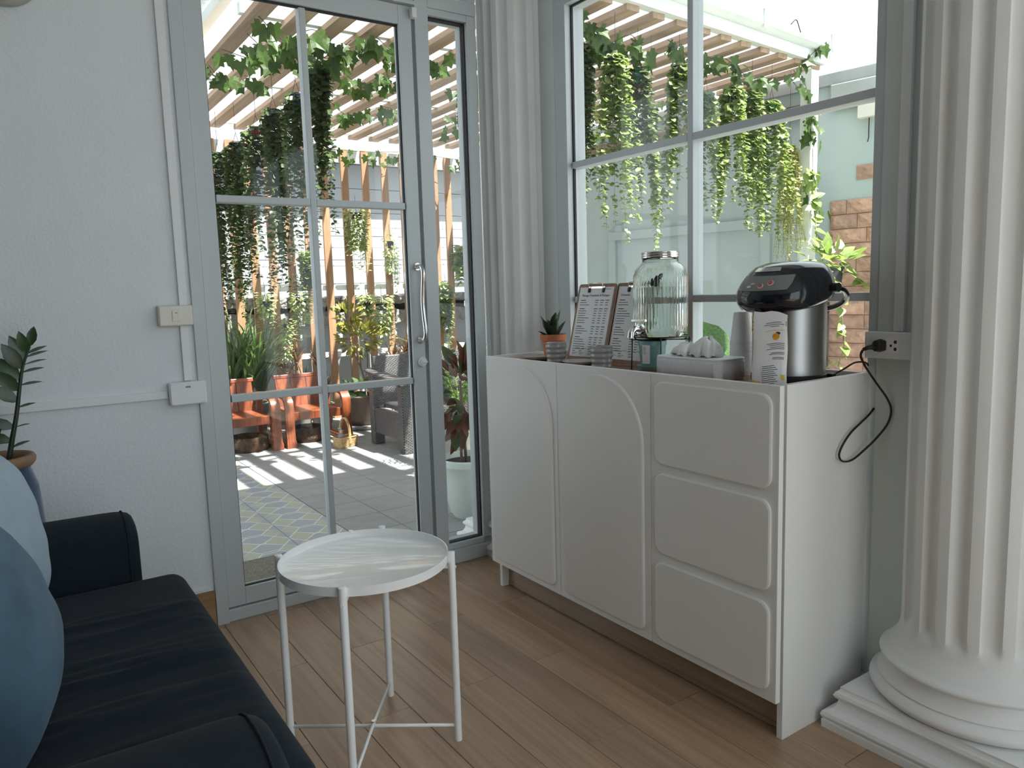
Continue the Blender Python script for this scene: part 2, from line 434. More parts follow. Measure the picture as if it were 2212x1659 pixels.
# leaves: unit length along +x, folded along the midrib
def leaf_mesh(name, half, m, fold=.18, droop=.12):
    """half: list of (x, halfwidth)"""
    b = MB(); vs = []; fs = []
    for x, w in half:
        z = -droop * x * x
        vs += [(x, w, z + fold * w), (x, 0, z), (x, -w, z + fold * w)]
    for i in range(len(half) - 1):
        a = i * 3; fs += [(a, a + 1, a + 4, a + 3), (a + 1, a + 2, a + 5, a + 4)]
    b.add(vs, fs); me = b.mesh(name, m, True); return me
OVAL = [(0, .01), (.15, .13), (.4, .23), (.65, .2), (.88, .09), (1, .0)]
ROUND = [(0, .02), (.12, .28), (.4, .44), (.7, .40), (.9, .22), (1, .02)]
HEART = [(-.08, .2), (.06, .36), (.3, .38), (.6, .26), (.85, .11), (1, .0)]
LONGL = [(0, .01), (.2, .075), (.5, .11), (.8, .07), (1, .0)]
def ivy_mesh(m):
    pts = [(0, 0), (-.16, .20), (.02, .46), (.20, .30), (.42, .50), (.56, .22), (1.0, 0)]
    up = pts; lo = [(x, -y) for x, y in pts[1:-1]][::-1]
    poly = up + lo; b = MB(); vs = [(.3, 0, -.03)] + [(x, y, .10 * abs(y) - .12 * x * x) for x, y in poly]
    k = len(poly); b.add(vs, [(0, i + 1, (i + 1) % k + 1) for i in range(k)])
    return b.mesh('ivy_leaf', m, False)
LM = dict(ivy=ivy_mesh(L_IVY), disc=leaf_mesh('round_leaf', ROUND, L_DISC, .25), disc2=leaf_mesh('round_leaf', ROUND, L_DISC2, .25),
          pale=leaf_mesh('pale_leaf', OVAL, L_PALE), zz=leaf_mesh('zz_leaf', [(0, .01), (.12, .12), (.35, .22), (.6, .215), (.85, .11), (1, .0)], L_ZZ, .12, .08),
          pothos=leaf_mesh('heart_leaf', HEART, L_POTHOS), croton=leaf_mesh('croton_leaf', OVAL, L_CROT, .2), crotr=leaf_mesh('croton_leaf', OVAL, L_CROTR, .2, .25),
          big=leaf_mesh('broad_leaf', HEART, L_BIG, .15, .2), crotg=leaf_mesh('croton_leaf', OVAL, L_CROTG, .2, .25), string=leaf_mesh('bead_leaf', ROUND, L_STRING, .4), lily=leaf_mesh('lily_leaf', HEART, L_BIG, .2, .3))
def joined_leaves(name, items, me_key, parent, smooth=True):
    """many small leaves in one mesh (too many to count)"""
    src = LM[me_key]; sv = [v.co.copy() for v in src.vertices]; sf = [tuple(p.vertices) for p in src.polygons]
    b = MB()
    for M in items: b.add([M @ v for v in sv], sf)
    me = bpy.data.meshes.new(name); me.from_pydata(b.v, [], b.f); me.materials.append(src.materials[0])
    for p in me.polygons: p.use_smooth = True
    o = inst(name, me, parent); o['kind'] = 'stuff'; return o

# ------------------------------------------------------------------ the room shell
def struct(name, mb, m, label, parent=None, **k):
    o = mb.build(name, m, parent, **k)
    if parent is None: tag(o, label, 'room part', kind='structure')
    return o
fl = struct('floor', MB().box(-5, .12, -4.75, .10, -.12, -.006), MORTAR, 'brown oak-look plank floor of the room')
# vinyl planks 0.153 x 0.92, every other row shifted by half
pb = MB()
w, h, e = .0758, .4592, .0007
vs = [(-w, -h, 0), (w, -h, 0), (w, h, 0), (-w, h, 0), (-w, -h, .005), (w, -h, .005), (w, h, .005), (-w, h, .005),
      (-w + e, -h + e, .006), (w - e, -h + e, .006), (w - e, h - e, .006), (-w + e, h - e, .006)]
pb.add(vs, [(8, 9, 10, 11), (4, 5, 9, 8), (5, 6, 10, 9), (6, 7, 11, 10), (7, 4, 8, 11), (0, 1, 5, 4), (1, 2, 6, 5), (2, 3, 7, 6), (3, 0, 4, 7)])
pme = pb.mesh('plank', PLANK)
for i in range(30):
    cx = -.111 - .153 * i - .0
    off = 0 if i % 2 == 0 else .46
    for j in range(7):
        cy = -.495 + off - .92 * j + .46
        y0 = min(cy + h, -.001); y1 = cy - h
        if y1 > -.02 or y0 < -4.72: continue
        o = inst('plank', pme, fl, Matrix.Translation((cx, (y0 + y1) / 2, -.006)))
        o.scale = (1, (y0 - y1) / (2 * h), 1)
struct('ceiling', MB().box(-5.1, .12, -4.8, .10, 3.0, 3.1), W_WALL, 'white plaster ceiling of the room')
roof = MB().box(-5.6, 1.0, -5.3, .35, 3.22, 3.36).build('house_roof', PALEWALL)
tag(roof, 'flat overhanging roof slab above the room', 'roof', kind='structure')
struct('wall_back', MB().box(-5.1, -1.434, 0, .10, -.12, 3.0).box(-1.434, .1, .0, .10, 2.86, 3.0), W_WALL, 'white textured plaster wall left of the glass door')
struct('wall_left', MB().box(-5.1, -5, -4.7, 0, -.12, 3.0), mat('darkened grey brown', (.22, .20, .18), .6), 'unseen side wall far behind the sofa, darkened to cut bounced light')  # out of view; dark colour chosen to weaken light bounced from the left
struct('wall_right', MB().box(.0, .10, -.30, .0, -.12, 3.0).box(.0, .10, -1.733, -.30, 2.42, 3.0).box(.0, .10, -1.733, -.30, -.12, .07)
       .box(.0, .10, -2.35, -1.733, -.12, 3.0).box(.0, .10, -4.4, -2.35, 2.42, 3.0).box(.0, .10, -4.4, -2.35, -.12, .07).box(.0, .10, -4.7, -4.4, -.12, 3.0),
       W_POST, 'pale grey window wall carrying the socket')
struct('wall_front', MB().box(-5.1, -2.3, -4.8, -4.7, -.12, 3).box(-.4, .1, -4.8, -4.7, -.12, 3).box(-2.3, -.4, -4.8, -4.7, 2.75, 3).box(-2.3, -.4, -4.8, -4.7, -.12, .1), W_WALL, 'unseen wall behind the camera around the added daylight window')  # unseen wall, set close so its added opening lights the room
struct('baseboard_left', MB().box(-5, -1.436, -.012, 0, 0, .145), SKIRT, 'oak skirting board along the left wall', bevel=.002)
struct('trim_1', MB().box(-5, -1.44, -.016, .0, .145, .152), W_WALL, 'thin grey ledge on top of the skirting board')

# two unseen windows added to supply daylight: behind the camera and past the column
def window(name, label, axis, p, a0, a1, z0, z1, va, hz, fw=.05, mw=.025, d=.05):
    """plain window in a plane x=p ('x') or y=p ('y') with bars at va (along) and hz (heights)"""
    root = thing(name, label, 'window', kind='structure')
    def bar(nm, u0, u1, w0, w1, dd=d, m=W_FRAME, off=0.):
        b = MB()
        if axis == 'x': b.box(p - dd / 2 + off, p + dd / 2 + off, u0, u1, w0, w1)
        else: b.box(u0, u1, p - dd / 2 + off, p + dd / 2 + off, w0, w1)
        return b.build(nm, m, root, bevel=.002 if m is W_FRAME else 0)
    for u0, u1, w0, w1 in ((a0, a0 + fw, z0, z1), (a1 - fw, a1, z0, z1), (a0 + fw, a1 - fw, z0, z0 + fw), (a0 + fw, a1 - fw, z1 - fw, z1)):
        bar('frame_rail', u0, u1, w0, w1)
    us = [a0 + fw] + list(va) + [a1 - fw]; ws = [z0 + fw] + list(hz) + [z1 - fw]
    for v in va: bar('vertical_bar', v - mw / 2, v + mw / 2, z0 + fw, z1 - fw, d * .6)
    for k, hgt in enumerate(hz):
        for i in range(len(us) - 1):
            bar('horizontal_bar', us[i] + (mw / 2 if i else 0), us[i + 1] - (mw / 2 if i < len(us) - 2 else 0), hgt - mw / 2, hgt + mw / 2, d * .6)
    for i in range(len(us) - 1):
        for j in range(len(ws) - 1):
            bar('pane', us[i], us[i + 1], ws[j], ws[j + 1], .004, PANE, off=.004)
    return root
window('added_window_4', 'unseen window behind the camera, added for daylight', 'y', -4.75, -2.3, -.4, .1, 2.75, (-1.35,), (), d=.08)
window('added_window_3', 'unseen side window past the fluted column, added for daylight', 'x', .05, -4.4, -2.35, .07, 2.42, (-3.4,), (.62, 1.19, 1.75), d=.07)

# the side window behind the cabinet
wn = thing('window_1', 'large white barred window above the white cabinet', 'window', kind='structure')
Y0, Y1, Z0, Z1 = -1.733, -.30, .07, 2.42
MB().box(.0, .10, Y1 - .075, Y1, Z0, Z1).build('frame_rail', W_FRAME, wn, bevel=.002)
MB().box(.005, .10, Y0, Y0 + .03, Z0, Z1).build('frame_rail', W_FRAME, wn, bevel=.002)
MB().box(.0, .10, Y0 + .03, Y1 - .075, Z1 - .055, Z1).build('frame_rail', W_FRAME, wn, bevel=.002)
MB().box(.0, .10, Y0 + .03, Y1 - .075, Z0, Z0 + .05).build('frame_rail', W_FRAME, wn, bevel=.002)
MB().box(.03, .04, Y1 - .082, Y1 - .075, Z0 + .05, Z1 - .055).build('gasket', GASKET, wn)
MB().box(.03, .04, Y0 + .03, Y1 - .082, Z1 - .061, Z1 - .055).build('gasket', GASKET, wn)
ym = -1.028
bars_z = (.63, 1.176, 1.731)
MB().box(.02, .075, ym - .0125, ym + .0125, Z0 + .05, Z1 - .055).build('vertical_bar', W_FRAME, wn, bevel=.003)
ys = (Y0 + .03, ym - .0125, ym + .0125, Y1 - .082)
for z in bars_z:
    for a, b in ((ys[0], ys[1]), (ys[2], ys[3])):
        MB().box(.02, .075, a, b, z - .013, z + .013).build('horizontal_bar', W_FRAME, wn, bevel=.003)
zz = [Z0 + .05] + [q for z in bars_z for q in (z - .013, z + .013)] + [Z1 - .055]
for a, b in ((ys[0], ys[1]), (ys[2], ys[3])):
    for k in range(0, 8, 2):
        MB().box(.046, .050, a, b, zz[k], zz[k + 1]).build('pane', PANE, wn)

# ---- glass door with its frame and side light
fr = thing('trim_2', 'white aluminium frame around the glass door', 'door frame', kind='structure')
MB().box(-1.434, -1.390, -.012, .10, 0, 2.86).build('post', W_FRAME, fr, bevel=.002)
MB().box(-.487, -.425, -.006, .13, 0, 2.86).build('post', W_FRAME, fr, bevel=.002)
MB().box(-1.390, -.487, .0, .10, 2.395, 2.45).build('head_rail', W_FRAME, fr, bevel=.002)
MB().box(-1.390, -.487, -.012, .006, 2.39, 2.405).build('stop_bead', W_FRAME, fr, bevel=.002)
MB().box(-1.390, -.487, -.004, .10, 0, .048).build('sill', W_FRAME, fr, bevel=.003)
MB().box(-.51, -.487, -.03, .0, 2.335, 2.375).build('door_stop', W_PLASTIC, fr, bevel=.004)
dr = thing('door_1', 'white framed glass door with a steel pull handle', 'door', kind='structure')
XL, XR, GL, GR, GB, GT = -1.387, -.4985, -1.322, -.5576, .12, 2.31
MB().box(XL, GL, .004, .05, .053, 2.385).build('stile', W_FRAME, dr, bevel=.002)
MB().box(GR, XR, .004, .05, .053, 2.385).build('stile', W_FRAME, dr, bevel=.002)
MB().box(GL, GR, .004, .05, .053, GB).build('bottom_rail', W_FRAME, dr, bevel=.002)
MB().box(GL, GR, .004, .05, GT, 2.385).build('top_rail', W_FRAME, dr, bevel=.002)
for b in (MB().box(GL, GL + .004, .016, .03, GB, GT), MB().box(GR - .004, GR, .016, .03, GB, GT), MB().box(GL + .004, GR - .004, .016, .03, GB, GB + .004), MB().box(GL + .004, GR - .004, .016, .03, GT - .006, GT)):
    b.build('gasket', GASKET, dr)
xm = -.956
MB().box(xm - .0125, xm + .0125, .006, .048, GB + .004, GT - .006).build('vertical_bar', W_FRAME, dr, bevel=.003)
xs = (GL + .004, xm - .0125, xm + .0125, GR - .004)
for z in (1.585, .851):
    for a, b in ((xs[0], xs[1]), (xs[2], xs[3])):
        MB().box(a, b, .006, .048, z - .0135, z + .0135).build('horizontal_bar', W_FRAME, dr, bevel=.003)
zz = [GB + .004, .851 - .0135, .851 + .0135, 1.585 - .0135, 1.585 + .0135, GT - .006]
for a, b in ((xs[0], xs[1]), (xs[2], xs[3])):
    for k in (0, 2, 4): MB().box(a, b, .022, .026, zz[k], zz[k + 1]).build('pane', PANE, dr)
for sgn, y0 in ((-1, .004), (1, .05)):
    path = [(-.522, y0, 1.335), (-.522, y0 + sgn * .03, 1.335), (-.522, y0 + sgn * .048, 1.325), (-.522, y0 + sgn * .056, 1.30), (-.522, y0 + sgn * .046, 1.24),
            (-.522, y0 + sgn * .040, 1.18), (-.522, y0 + sgn * .046, 1.12), (-.522, y0 + sgn * .056, 1.06), (-.522, y0 + sgn * .048, 1.035), (-.522, y0 + sgn * .03, 1.025), (-.522, y0, 1.025)]
    hd = MB().tube(spline(path, 4), .0095, 12).build('pull_handle', STEEL, dr, smooth=True)
    for z in (1.335, 1.025):
        MB().tube([(-.522, y0, z), (-.522, y0 + sgn * .008, z)], .016, 16).build('collar', STEEL, hd, smooth=False)
kn = MB().tube([(-.519, .004, .93), (-.519, -.006, .93)], .021, 20).tube([(-.519, -.006, .93), (-.519, -.016, .93)], .013, 16).build('lock', W_PLASTIC, dr, auto=40)
MB().box(-.527, -.503, -.024, -.016, .926, .934).build('thumb_turn', W_PLASTIC, kn, bevel=.002)
sl = thing('window_2', 'narrow side light beside the glass door', 'window', kind='structure')
S0, S1 = -.425, -.19
MB().box(-.236, S1, .0, .10, .09, 2.395).build('frame_rail', W_FRAME, sl, bevel=.002)
MB().box(S0, S1, -.006, .10, 2.395, 2.445).build('frame_rail', W_FRAME, sl, bevel=.002)
MB().box(S0, S1, -.012, .10, .0, .065).build('sill', W_FRAME, sl, bevel=.003)
MB().box(S0, -.236, .0, .10, .065, .09).build('frame_rail', W_FRAME, sl, bevel=.002)
MB().box(-.241, -.236, .02, .05, .09, 2.36).build('gasket', GASKET, sl)
MB().box(S0, -.241, .02, .05, 2.36, 2.367).build('gasket', GASKET, sl)
MB().box(S0, -.241, .02, .05, .09, .094).build('gasket', GASKET, sl)
MB().box(S0, -.236, .0, .10, 2.367, 2.395).build('frame_rail', W_FRAME, sl, bevel=.002)
MB().box(S0, -.241, .032, .036, .094, 2.36).build('pane', PANE, sl)
tr = thing('window_5', 'transom panes above the glass door', 'window', kind='structure')
MB().box(-1.390, -.487, .034, .038, 2.45, 2.83).build('pane', PANE, tr)
MB().box(S0, -.236, .034, .038, 2.445, 2.83).build('pane', PANE, tr)
MB().box(-1.39, -.487, .0, .10, 2.83, 2.86).build('frame_rail', W_FRAME, tr)
MB().box(S0, S1, .0, .10, 2.83, 2.86).build('frame_rail', W_FRAME, tr)
MB().box(-.236, S1, .0, .10, 2.445, 2.83).build('frame_rail', W_FRAME, tr)

# ---- fluted columns
def fluted(mb, c, rad, z0, z1, nf=16, depth=.017, zend=.05, flare=True):
    n = nf * 14
    zs = [z0, z0 + .004, z0 + .012, z0 + .024, z0 + .04, z0 + .06, z0 + .07, z0 + .076, z0 + .084, z0 + .094, z0 + .105, (z0 + z1) / 2, z1]
    vs = []
    for z in zs:
        t = (z - z0)
        fl_r = rad + (.028 * (1 - min(t / .06, 1)) ** 2 if flare else 0)
        a = max(0, min(1, (t - .066) / .036)); a = math.sqrt(max(0, 1 - (1 - a) ** 2)) if a > 0 else 0
        for j in range(n):
            u = (j % 14) / 14.
            g = 0.
            if u < .60:
                q = (u / .60) * 2 - 1; g = math.sqrt(max(0, 1 - q * q))
            rr = fl_r - depth * g * a
            w_ = 2 * PI * j / n; vs.append((c[0] + rr * math.cos(w_), c[1] + rr * math.sin(w_), z))
    k = len(zs)
    mb.add(vs, [(i * n + j, i * n + (j + 1) % n, (i + 1) * n + (j + 1) % n, (i + 1) * n + j) for i in range(k - 1) for j in range(n)])
    return mb
cl = thing('column', 'white fluted round column on a moulded plinth right of the cabinet', 'column', (0, 0, 0))
CC = (.042, -2.016)
fluted(MB(), CC, .188, .245, 3.0).build('shaft', W_COL, cl, auto=50)
def torus_prof(r, z0, z1, n=8):
    return [(r - (z1 - z0) / 2 + (z1 - z0) / 2 * math.sin(PI * i / n), z0 + (z1 - z0) * (i / n)) for i in range(n + 1)]
prof = [(.20, .118)] + torus_prof(.262, .118, .165) + [(.243, .168), (.240, .172), (.226, .190), (.224, .206)] + torus_prof(.238, .208, .236) + [(.222, .238), (.216, .246)]
MB().lathe(prof, 64, (CC[0], CC[1], 0)).build('base_moulding', W_COL, cl, auto=35)
def sq_mould(c, prof, wall=None):
    b = MB(); vs = []
    for s, z in prof: vs += [(c[0] - s, c[1] - s, z), (c[0] + s, c[1] - s, z), (c[0] + s, c[1] + s, z), (c[0] - s, c[1] + s, z)]
    k = len(prof)
    b.add(vs, [(i * 4 + j, i * 4 + (j + 1) % 4, (i + 1) * 4 + (j + 1) % 4, (i + 1) * 4 + j) for i in range(k - 1) for j in range(4)] + [(3, 2, 1, 0), tuple((k - 1) * 4 + j for j in range(4))])
    return b
pl = [(.276, .0), (.277, .022), (.272, .025), (.276, .028), (.279, .036), (.276, .046), (.268, .050), (.262, .052), (.255, .056), (.249, .066), (.246, .078), (.246, .082), (.252, .086), (.256, .094), (.252, .103), (.246, .106), (.243, .112), (.243, .118)]
sq_mould(CC, pl).build('plinth', W_COL, cl, auto=25)
cl2 = thing('column', 'white fluted column in the corner between door and window', 'column')
CC2 = (.045, -.015)
fluted(MB(), CC2, .205, .245, 3.0).build('shaft', W_COL, cl2, auto=50)
MB().lathe(prof, 64, (CC2[0], CC2[1], 0)).build('base_moulding', W_COL, cl2, auto=35)
sq_mould(CC2, [(s, z) for s, z in pl]).build('plinth', W_COL, cl2, auto=25)

# ---- wiring on the left wall
def trunk_box(name, label, x0, x1, z0, z1, d=.012):
    o = MB().box(x0, x1, -d, 0, z0, z1).build(name, W_PLASTIC, None, bevel=.002)
    return tag(o, label, 'cable trunking')
trunk_box('cable_trunking', 'vertical white cable trunking above the light switch', -1.476, -1.449, 1.205, 3.0)
trunk_box('cable_trunking', 'short vertical trunking between light switch and junction box', -1.480, -1.453, .937, 1.135)
trunk_box('cable_trunking', 'horizontal white trunking running left from the junction box', -4.99, -1.538, .878, .906)
sw = thing('light_switch', 'cream light switch box with one rocker beside the door', 'light switch', (-1.492, 0, 1.170))
MB().box(-.058, .055, -.030, 0, -.036, .036).build('box', Y_PLASTIC, sw, bevel=.004)
MB().box(-.054, .051, -.033, -.030, -.033, .033).build('cover_plate', Y_PLASTIC, sw, bevel=.001)
rk = MB().box(-.014, .010, -.036, -.033, -.019, .019).build('rocker', Y_PLASTIC, sw, bevel=.001)
MB().box(-.005, .003, -.0366, -.036, .009, .011).build('mark', INK, rk)
jb = thing('junction_box', 'white plastic junction box with four corner screws', 'junction box', (-1.474, 0, .893))
MB().prism(rrect(.124, .082, .008), lambda a, b: (a, 0, b), lambda a, b: (a, -.032, b)).build('box', W_PLASTIC, jb, bevel=.002)
MB().prism(rrect(.118, .076, .008), lambda a, b: (a, -.032, b), lambda a, b: (a, -.038, b)).build('lid', W_PLASTIC, jb, bevel=.002)
for a in (-1, 1):
    for b in (-1, 1):
        s_ = MB().tube([(a * .053, -.038, b * .032), (a * .053, -.0395, b * .032)], .0042, 12).build('screw', W_PLASTIC, jb)
MB().prism(rrect(.018, .006, .0028), lambda a, b: (a, -.038, b + .024), lambda a, b: (a, -.0386, b + .024)).build('embossed_mark', GREYPANEL, jb)
# the socket on the window post
so = thing('wall_socket', 'white surface mounted double socket beside the column', 'socket', (0, -1.783, 1.046))
MB().box(-.036, 0, -.066, .066, -.036, .036).build('back_box', W_PLASTIC, so, bevel=.003)
MB().box(-.0375, -.036, -.034, .034, -.020, .020).build('outlet_plate', PAPER, so, bevel=.0008)
for y, z, w_, h_ in ((-.022, .010, .004, .0045), (-.022, -.009, .004, .0045), (-.010, .0, .003, .0035)):
    MB().prism(rrect(w_ * 2, h_ * 2, w_ * .8, 3), lambda a, b: (-.0375, y + a, z + b), lambda a, b: (-.0379, y + a, z + b)).build('pin_hole', INK, so)
tag(MB().box(-.014, 0, -1.812, -1.785, 1.083, 3.0).build('cable_trunking', W_PLASTIC, None, bevel=.002), 'vertical trunking running up from the socket on the post', 'cable trunking')
cd = thing('power_cord', 'black power cord hanging from the socket beside the cabinet', 'cable', (0, 0, 0))
pg = MB().prism([(-.013, -.013), (.004, -.019), (.013, -.012), (.013, .012), (.004, .019), (-.013, .013)], lambda a, b: (-.040, -1.770 + a, 1.046 + b), lambda a, b: (-.066, -1.766 + a * .8, 1.046 + b * .8)).build('plug', BLACKM, cd, bevel=.003)
MB().tube([(-.062, -1.764, 1.044), (-.075, -1.752, 1.042), (-.083, -1.741, 1.036)], [.008, .0065, .0045], 8).build('strain_relief', BLACKM, pg, smooth=True)
path = [(-.083, -1.741, 1.036), (-.082, -1.735, 1.018), (-.060, -1.738, .985), (-.03, -1.752, .94), (-.012, -1.772, .90), (-.006, -1.782, .868), (-.008, -1.776, .83), (-.022, -1.756, .79), (-.055, -1.738, .755), (-.105, -1.731, .732),
        (-.148, -1.729, .735), (-.163, -1.729, .757), (-.140, -1.729, .787), (-.105, -1.729, .812), (-.06, -1.729, .832), (-.018, -1.729, .852), (.018, -1.722, .875), (.014, -1.712, .93), (.006, -1.705, .985), (-.022, -1.685, .993), (-.055, -1.668, .975), (-.085, -1.650, .958)]
MB().tube(spline(path, 5), .0036, 8, flat=.7).build('cable', CORD, cd, smooth=True)
MB().box(-.10, -.078, -1.662, -1.640, .949, .966).build('connector', BLACKM, cd, bevel=.003)

# ------------------------------------------------------------------ white cabinet
cb = thing('cabinet', 'long white cabinet with two arched doors and three raised drawer panels', 'cabinet', (0, 0, 0))
XF, XD, XB = -.4096, -.391, -.004
HC, ZB = .9655, .1144
MB().box(XD + .014, XB, -1.717, -1.699, 0, HC).build('side_panel', W_CAB, cb, bevel=.001)
MB().box(XD + .014, XB, -.362, -.344, 0, HC).build('side_panel', W_CAB, cb, bevel=.001)
MB().box(XB - .012, XB, -1.699, -.362, ZB, HC).build('back_panel', W_CAB, cb)
MB().box(XD + .014, XB - .012, -1.699, -.362, .92, .944).build('countertop', COUNTER, cb)
MB().box(XD + .014, XB - .012, -1.699, -.362, ZB, ZB + .018).build('bottom_board', W_CAB, cb)
kk = MB().box(-.345, -.329, -1.699, -.362, .006, ZB).build('kickboard', KICK, cb)
MB().box(-.348, -.345, -1.699, -.362, .006, .02).build('kick_strip', KICK, kk)
def arch_outline(y0, y1, z0, z1, r=.028):
    w_ = (y1 - y0) / 2; yc = (y0 + y1) / 2; out = []
    for i in range(5): a = R(180 + 90 * i / 4); out.append((y0 + r + r * math.cos(a), z0 + r + r * math.sin(a)))
    for i in range(5): a = R(270 + 90 * i / 4); out.append((y1 - r + r * math.cos(a), z0 + r + r * math.sin(a)))
    for i in range(25): a = PI * i / 24; out.append((yc + w_ * math.cos(a), z1 - w_ + w_ * math.sin(a)))
    return out
def raised(poly, parent, name, d=.009):
    """panel standing proud of the door with a wide chamfer"""
    yc = sum(p[0] for p in poly) / len(poly); zc = sum(p[1] for p in poly) / len(poly)
    ys_ = [p[0] for p in poly]; zs_ = [p[1] for p in poly]
    sy = 1 - .008 / (max(ys_) - min(ys_)); sz = 1 - .008 / (max(zs_) - min(zs_))
    k = len(poly); b = MB()
    vs = [(XF, y, z) for y, z in poly] + [(XF - d * .75, y, z) for y, z in poly] + [(XF - d, yc + (y - yc) * sy, zc + (z - zc) * sz) for y, z in poly]
    fs = [(i, (i + 1) % k, k + (i + 1) % k, k + i) for i in range(k)] + [(k + i, k + (i + 1) % k, 2 * k + (i + 1) % k, 2 * k + i) for i in range(k)] + [tuple(range(2 * k, 3 * k)), tuple(range(k))]
    b.add(vs, fs); return b.build(name, W_CAB, parent, auto=20)
for y0, y1 in ((-.8, -.34), (-1.262, -.802)):
    d_ = MB().box(XF, XD, y0, y1, ZB, HC).build('door', W_CAB, cb, bevel=.0015)
    raised(arch_outline(y0 + .028, y1 - .022, .139, .943), d_, 'arched_panel')
df = MB().box(XF, XD, -1.719, -1.264, ZB, HC).build('drawer_front', W_CAB, cb, bevel=.0015)
for z0, z1 in ((.693, .944), (.416, .667), (.139, .390)):
    yc, zc = (-1.699 - 1.285) / 2, (z0 + z1) / 2
    raised([(yc + a, zc + b) for a, b in rrect(.414, z1 - z0, .034, 6)], df, 'raised_panel')
ZT = .944

# ------------------------------------------------------------------ things on the cabinet
# terracotta pot with a snake plant
t = thing('potted_snake_plant', 'small dark snake plant in a terracotta pot with pebbles', 'plant', (-.152, -.452, ZT))
MB().lathe([(.030, 0), (.036, .004), (.048, .072), (.053, .074), (.055, .098), (.049, .098), (.046, .080)], 32).build('pot', TERRA, t, auto=30)
MB().lathe([(.001, .084), (.047, .084), (.047, .080), (.001, .08)], 20).build('soil', SOIL, t)
sph = MB().lathe([(.001, -.5)] + [(.5 * math.cos(a), .5 * math.sin(a)) for a in [R(-60 + 30 * i) for i in range(5)]] + [(.001, .5)], 10).mesh('pebble', PEBBLE, True)
for i in range(26):
    a = rnd.random() * 2 * PI; r_ = .040 * math.sqrt(rnd.random())
    inst('pebble', sph, t, Matrix.Translation((r_ * math.cos(a), r_ * math.sin(a), .087)) @ Matrix.Rotation(rnd.random() * 3, 4, 'Z') @ Matrix.Diagonal((.013, .010, .009, 1)))
snake = leaf_mesh('snake_leaf', [(0, .10), (.25, .17), (.55, .22), (.8, .14), (.95, .04), (1, .0)], L_SNAKE, .5, -.05)
for az, tilt, ln in ((20, 12, .105), (150, 25, .10), (200, 38, .095), (260, 20, .085), (310, 15, .115), (80, 30, .085), (350, 35, .08), (180, 60, .06)):
    d = Vector((math.cos(R(az)) * math.sin(R(tilt)), math.sin(R(az)) * math.sin(R(tilt)), math.cos(R(tilt))))
    inst('leaf', snake, t, frame_from(d, Vector((-math.cos(R(az)), -math.sin(R(az)), .2)), (d.x * .03, d.y * .03, .082), ln))
# grey ribbed cups and their saucers
cupp = [(.001, 0), (.030, 0), (.034, .004)]
for i in range(25):
    z = .006 + .070 * i / 24; cupp.append((.0355 + .0045 * i / 24 + .0016 * math.sin(z * 2 * PI / .0185 - .6), z))
cupp += [(.040, .078), (.0375, .078), (.035, .05), (.031, .010), (.001, .008)]
cupme = MB().lathe(cupp, 40, close=False).mesh('ribbed_cup', CUPGREY, True)
for lab, (x, y) in (('grey ribbed cup in front of the terracotta pot', (-.262, -.612)), ('grey ribbed cup in front of the two clipboards', (-.283, -.897))):
    o = inst('ribbed_cup', cupme, None, Matrix.Translation((x, y, ZT))); tag(o, lab, 'cup', 'grey cups on the cabinet')
saup = [(.001, 0), (.035, 0), (.045, .004), (.066, .016), (.066, .018), (.044, .0075), (.001, .005)]
same = MB().lathe(saup, 40, close=False).mesh('saucer', mat('pale saucer glaze', (.62, .63, .62), .2, coat=.3), True)
for lab, (x, y) in (('pale saucer at the far left end of the cabinet top', (-.235, -.462)), ('pale saucer between the two grey cups', (-.262, -.752))):
    o = inst('saucer', same, None, Matrix.Translation((x, y, ZT))); tag(o, lab, 'saucer', 'saucers on the cabinet')
# clipboards leaning on the window side
def clipboard(label, yc, x0, title, tilt, heads):
    root = thing('clipboard', label, 'clipboard', (x0, yc, ZT + .0005))
    root.rotation_euler = (0, R(tilt), 0); root.scale = (.95, .98, .945)
    # local: board in the y-z plane, printed side towards -x; the text runs along -y
    MB().prism([(a, b + .16) for a, b in rrect(.222, .32, .012)], lambda a, b: (0, a, b), lambda a, b: (-.004, a, b)).build('board', BROWNBOARD, root)
    pp = MB().box(-.0048, -.0041, -.1, .1, .018, .306).build('sheet', PAPER, root)
    F = Matrix(((0, 0, -1, -.0052), (-1, 0, 0, .082), (0, 1, 0, .268), (0, 0, 0, 1)))
    inst('heading', text_mesh(title, .0125, INK), pp, F)
    b = MB()
    def bar(y, z, ln, hgt=.0022): b.box(-.0051, -.0049, y - ln, y, z, z + hgt)
    z = .250
    for rows in heads:
        bar(.085, z, .030, .003)
        for c_ in (-.002, -.032, -.062): bar(c_, z, .022, .0026)
        z -= .009
        for i in range(rows):
            bar(.088, z, rnd.uniform(.04, .075))
            for c_ in (-.002, -.032, -.062): bar(c_ - .002, z, .016)
            z -= .0098
        z -= .006
    for y in (.07, .03, -.01, -.05): bar(y, .052, .028, .0014)
    for y in (.085, .045, -.01): bar(y, .040, .014, .0026); bar(y, .033, .03, .0015); bar(y, .028, .02, .0015)
    bar(-.05, .296, .035, .0014)
    b.build('printed_lines', INK, pp)['kind'] = 'stuff'
    cp = MB().box(-.007, -.0045, -.048, .048, .300, .309).build('clip_bar', STEEL, root, bevel=.001)
    for y in (-.042, .042):
        MB().box(-.010, -.0052, y - .006, y + .006, .283, .302).build('clip_foot', BLACKM, cp, bevel=.002)
    MB().tube(spline([(-.008, -.042, .296), (-.016, -.040, .316), (-.010, -.02, .322), (-.010, .02, .322), (-.016, .040, .316), (-.008, .042, .296)], 4), .0016, 6).build('clip_wire', STEEL, cp, smooth=True)
    return root
clipboard('brown clipboard with the massage treatments price list', -.668, -.165, 'Massage Treatments & Packages', 14, (2, 6, 3, 5))
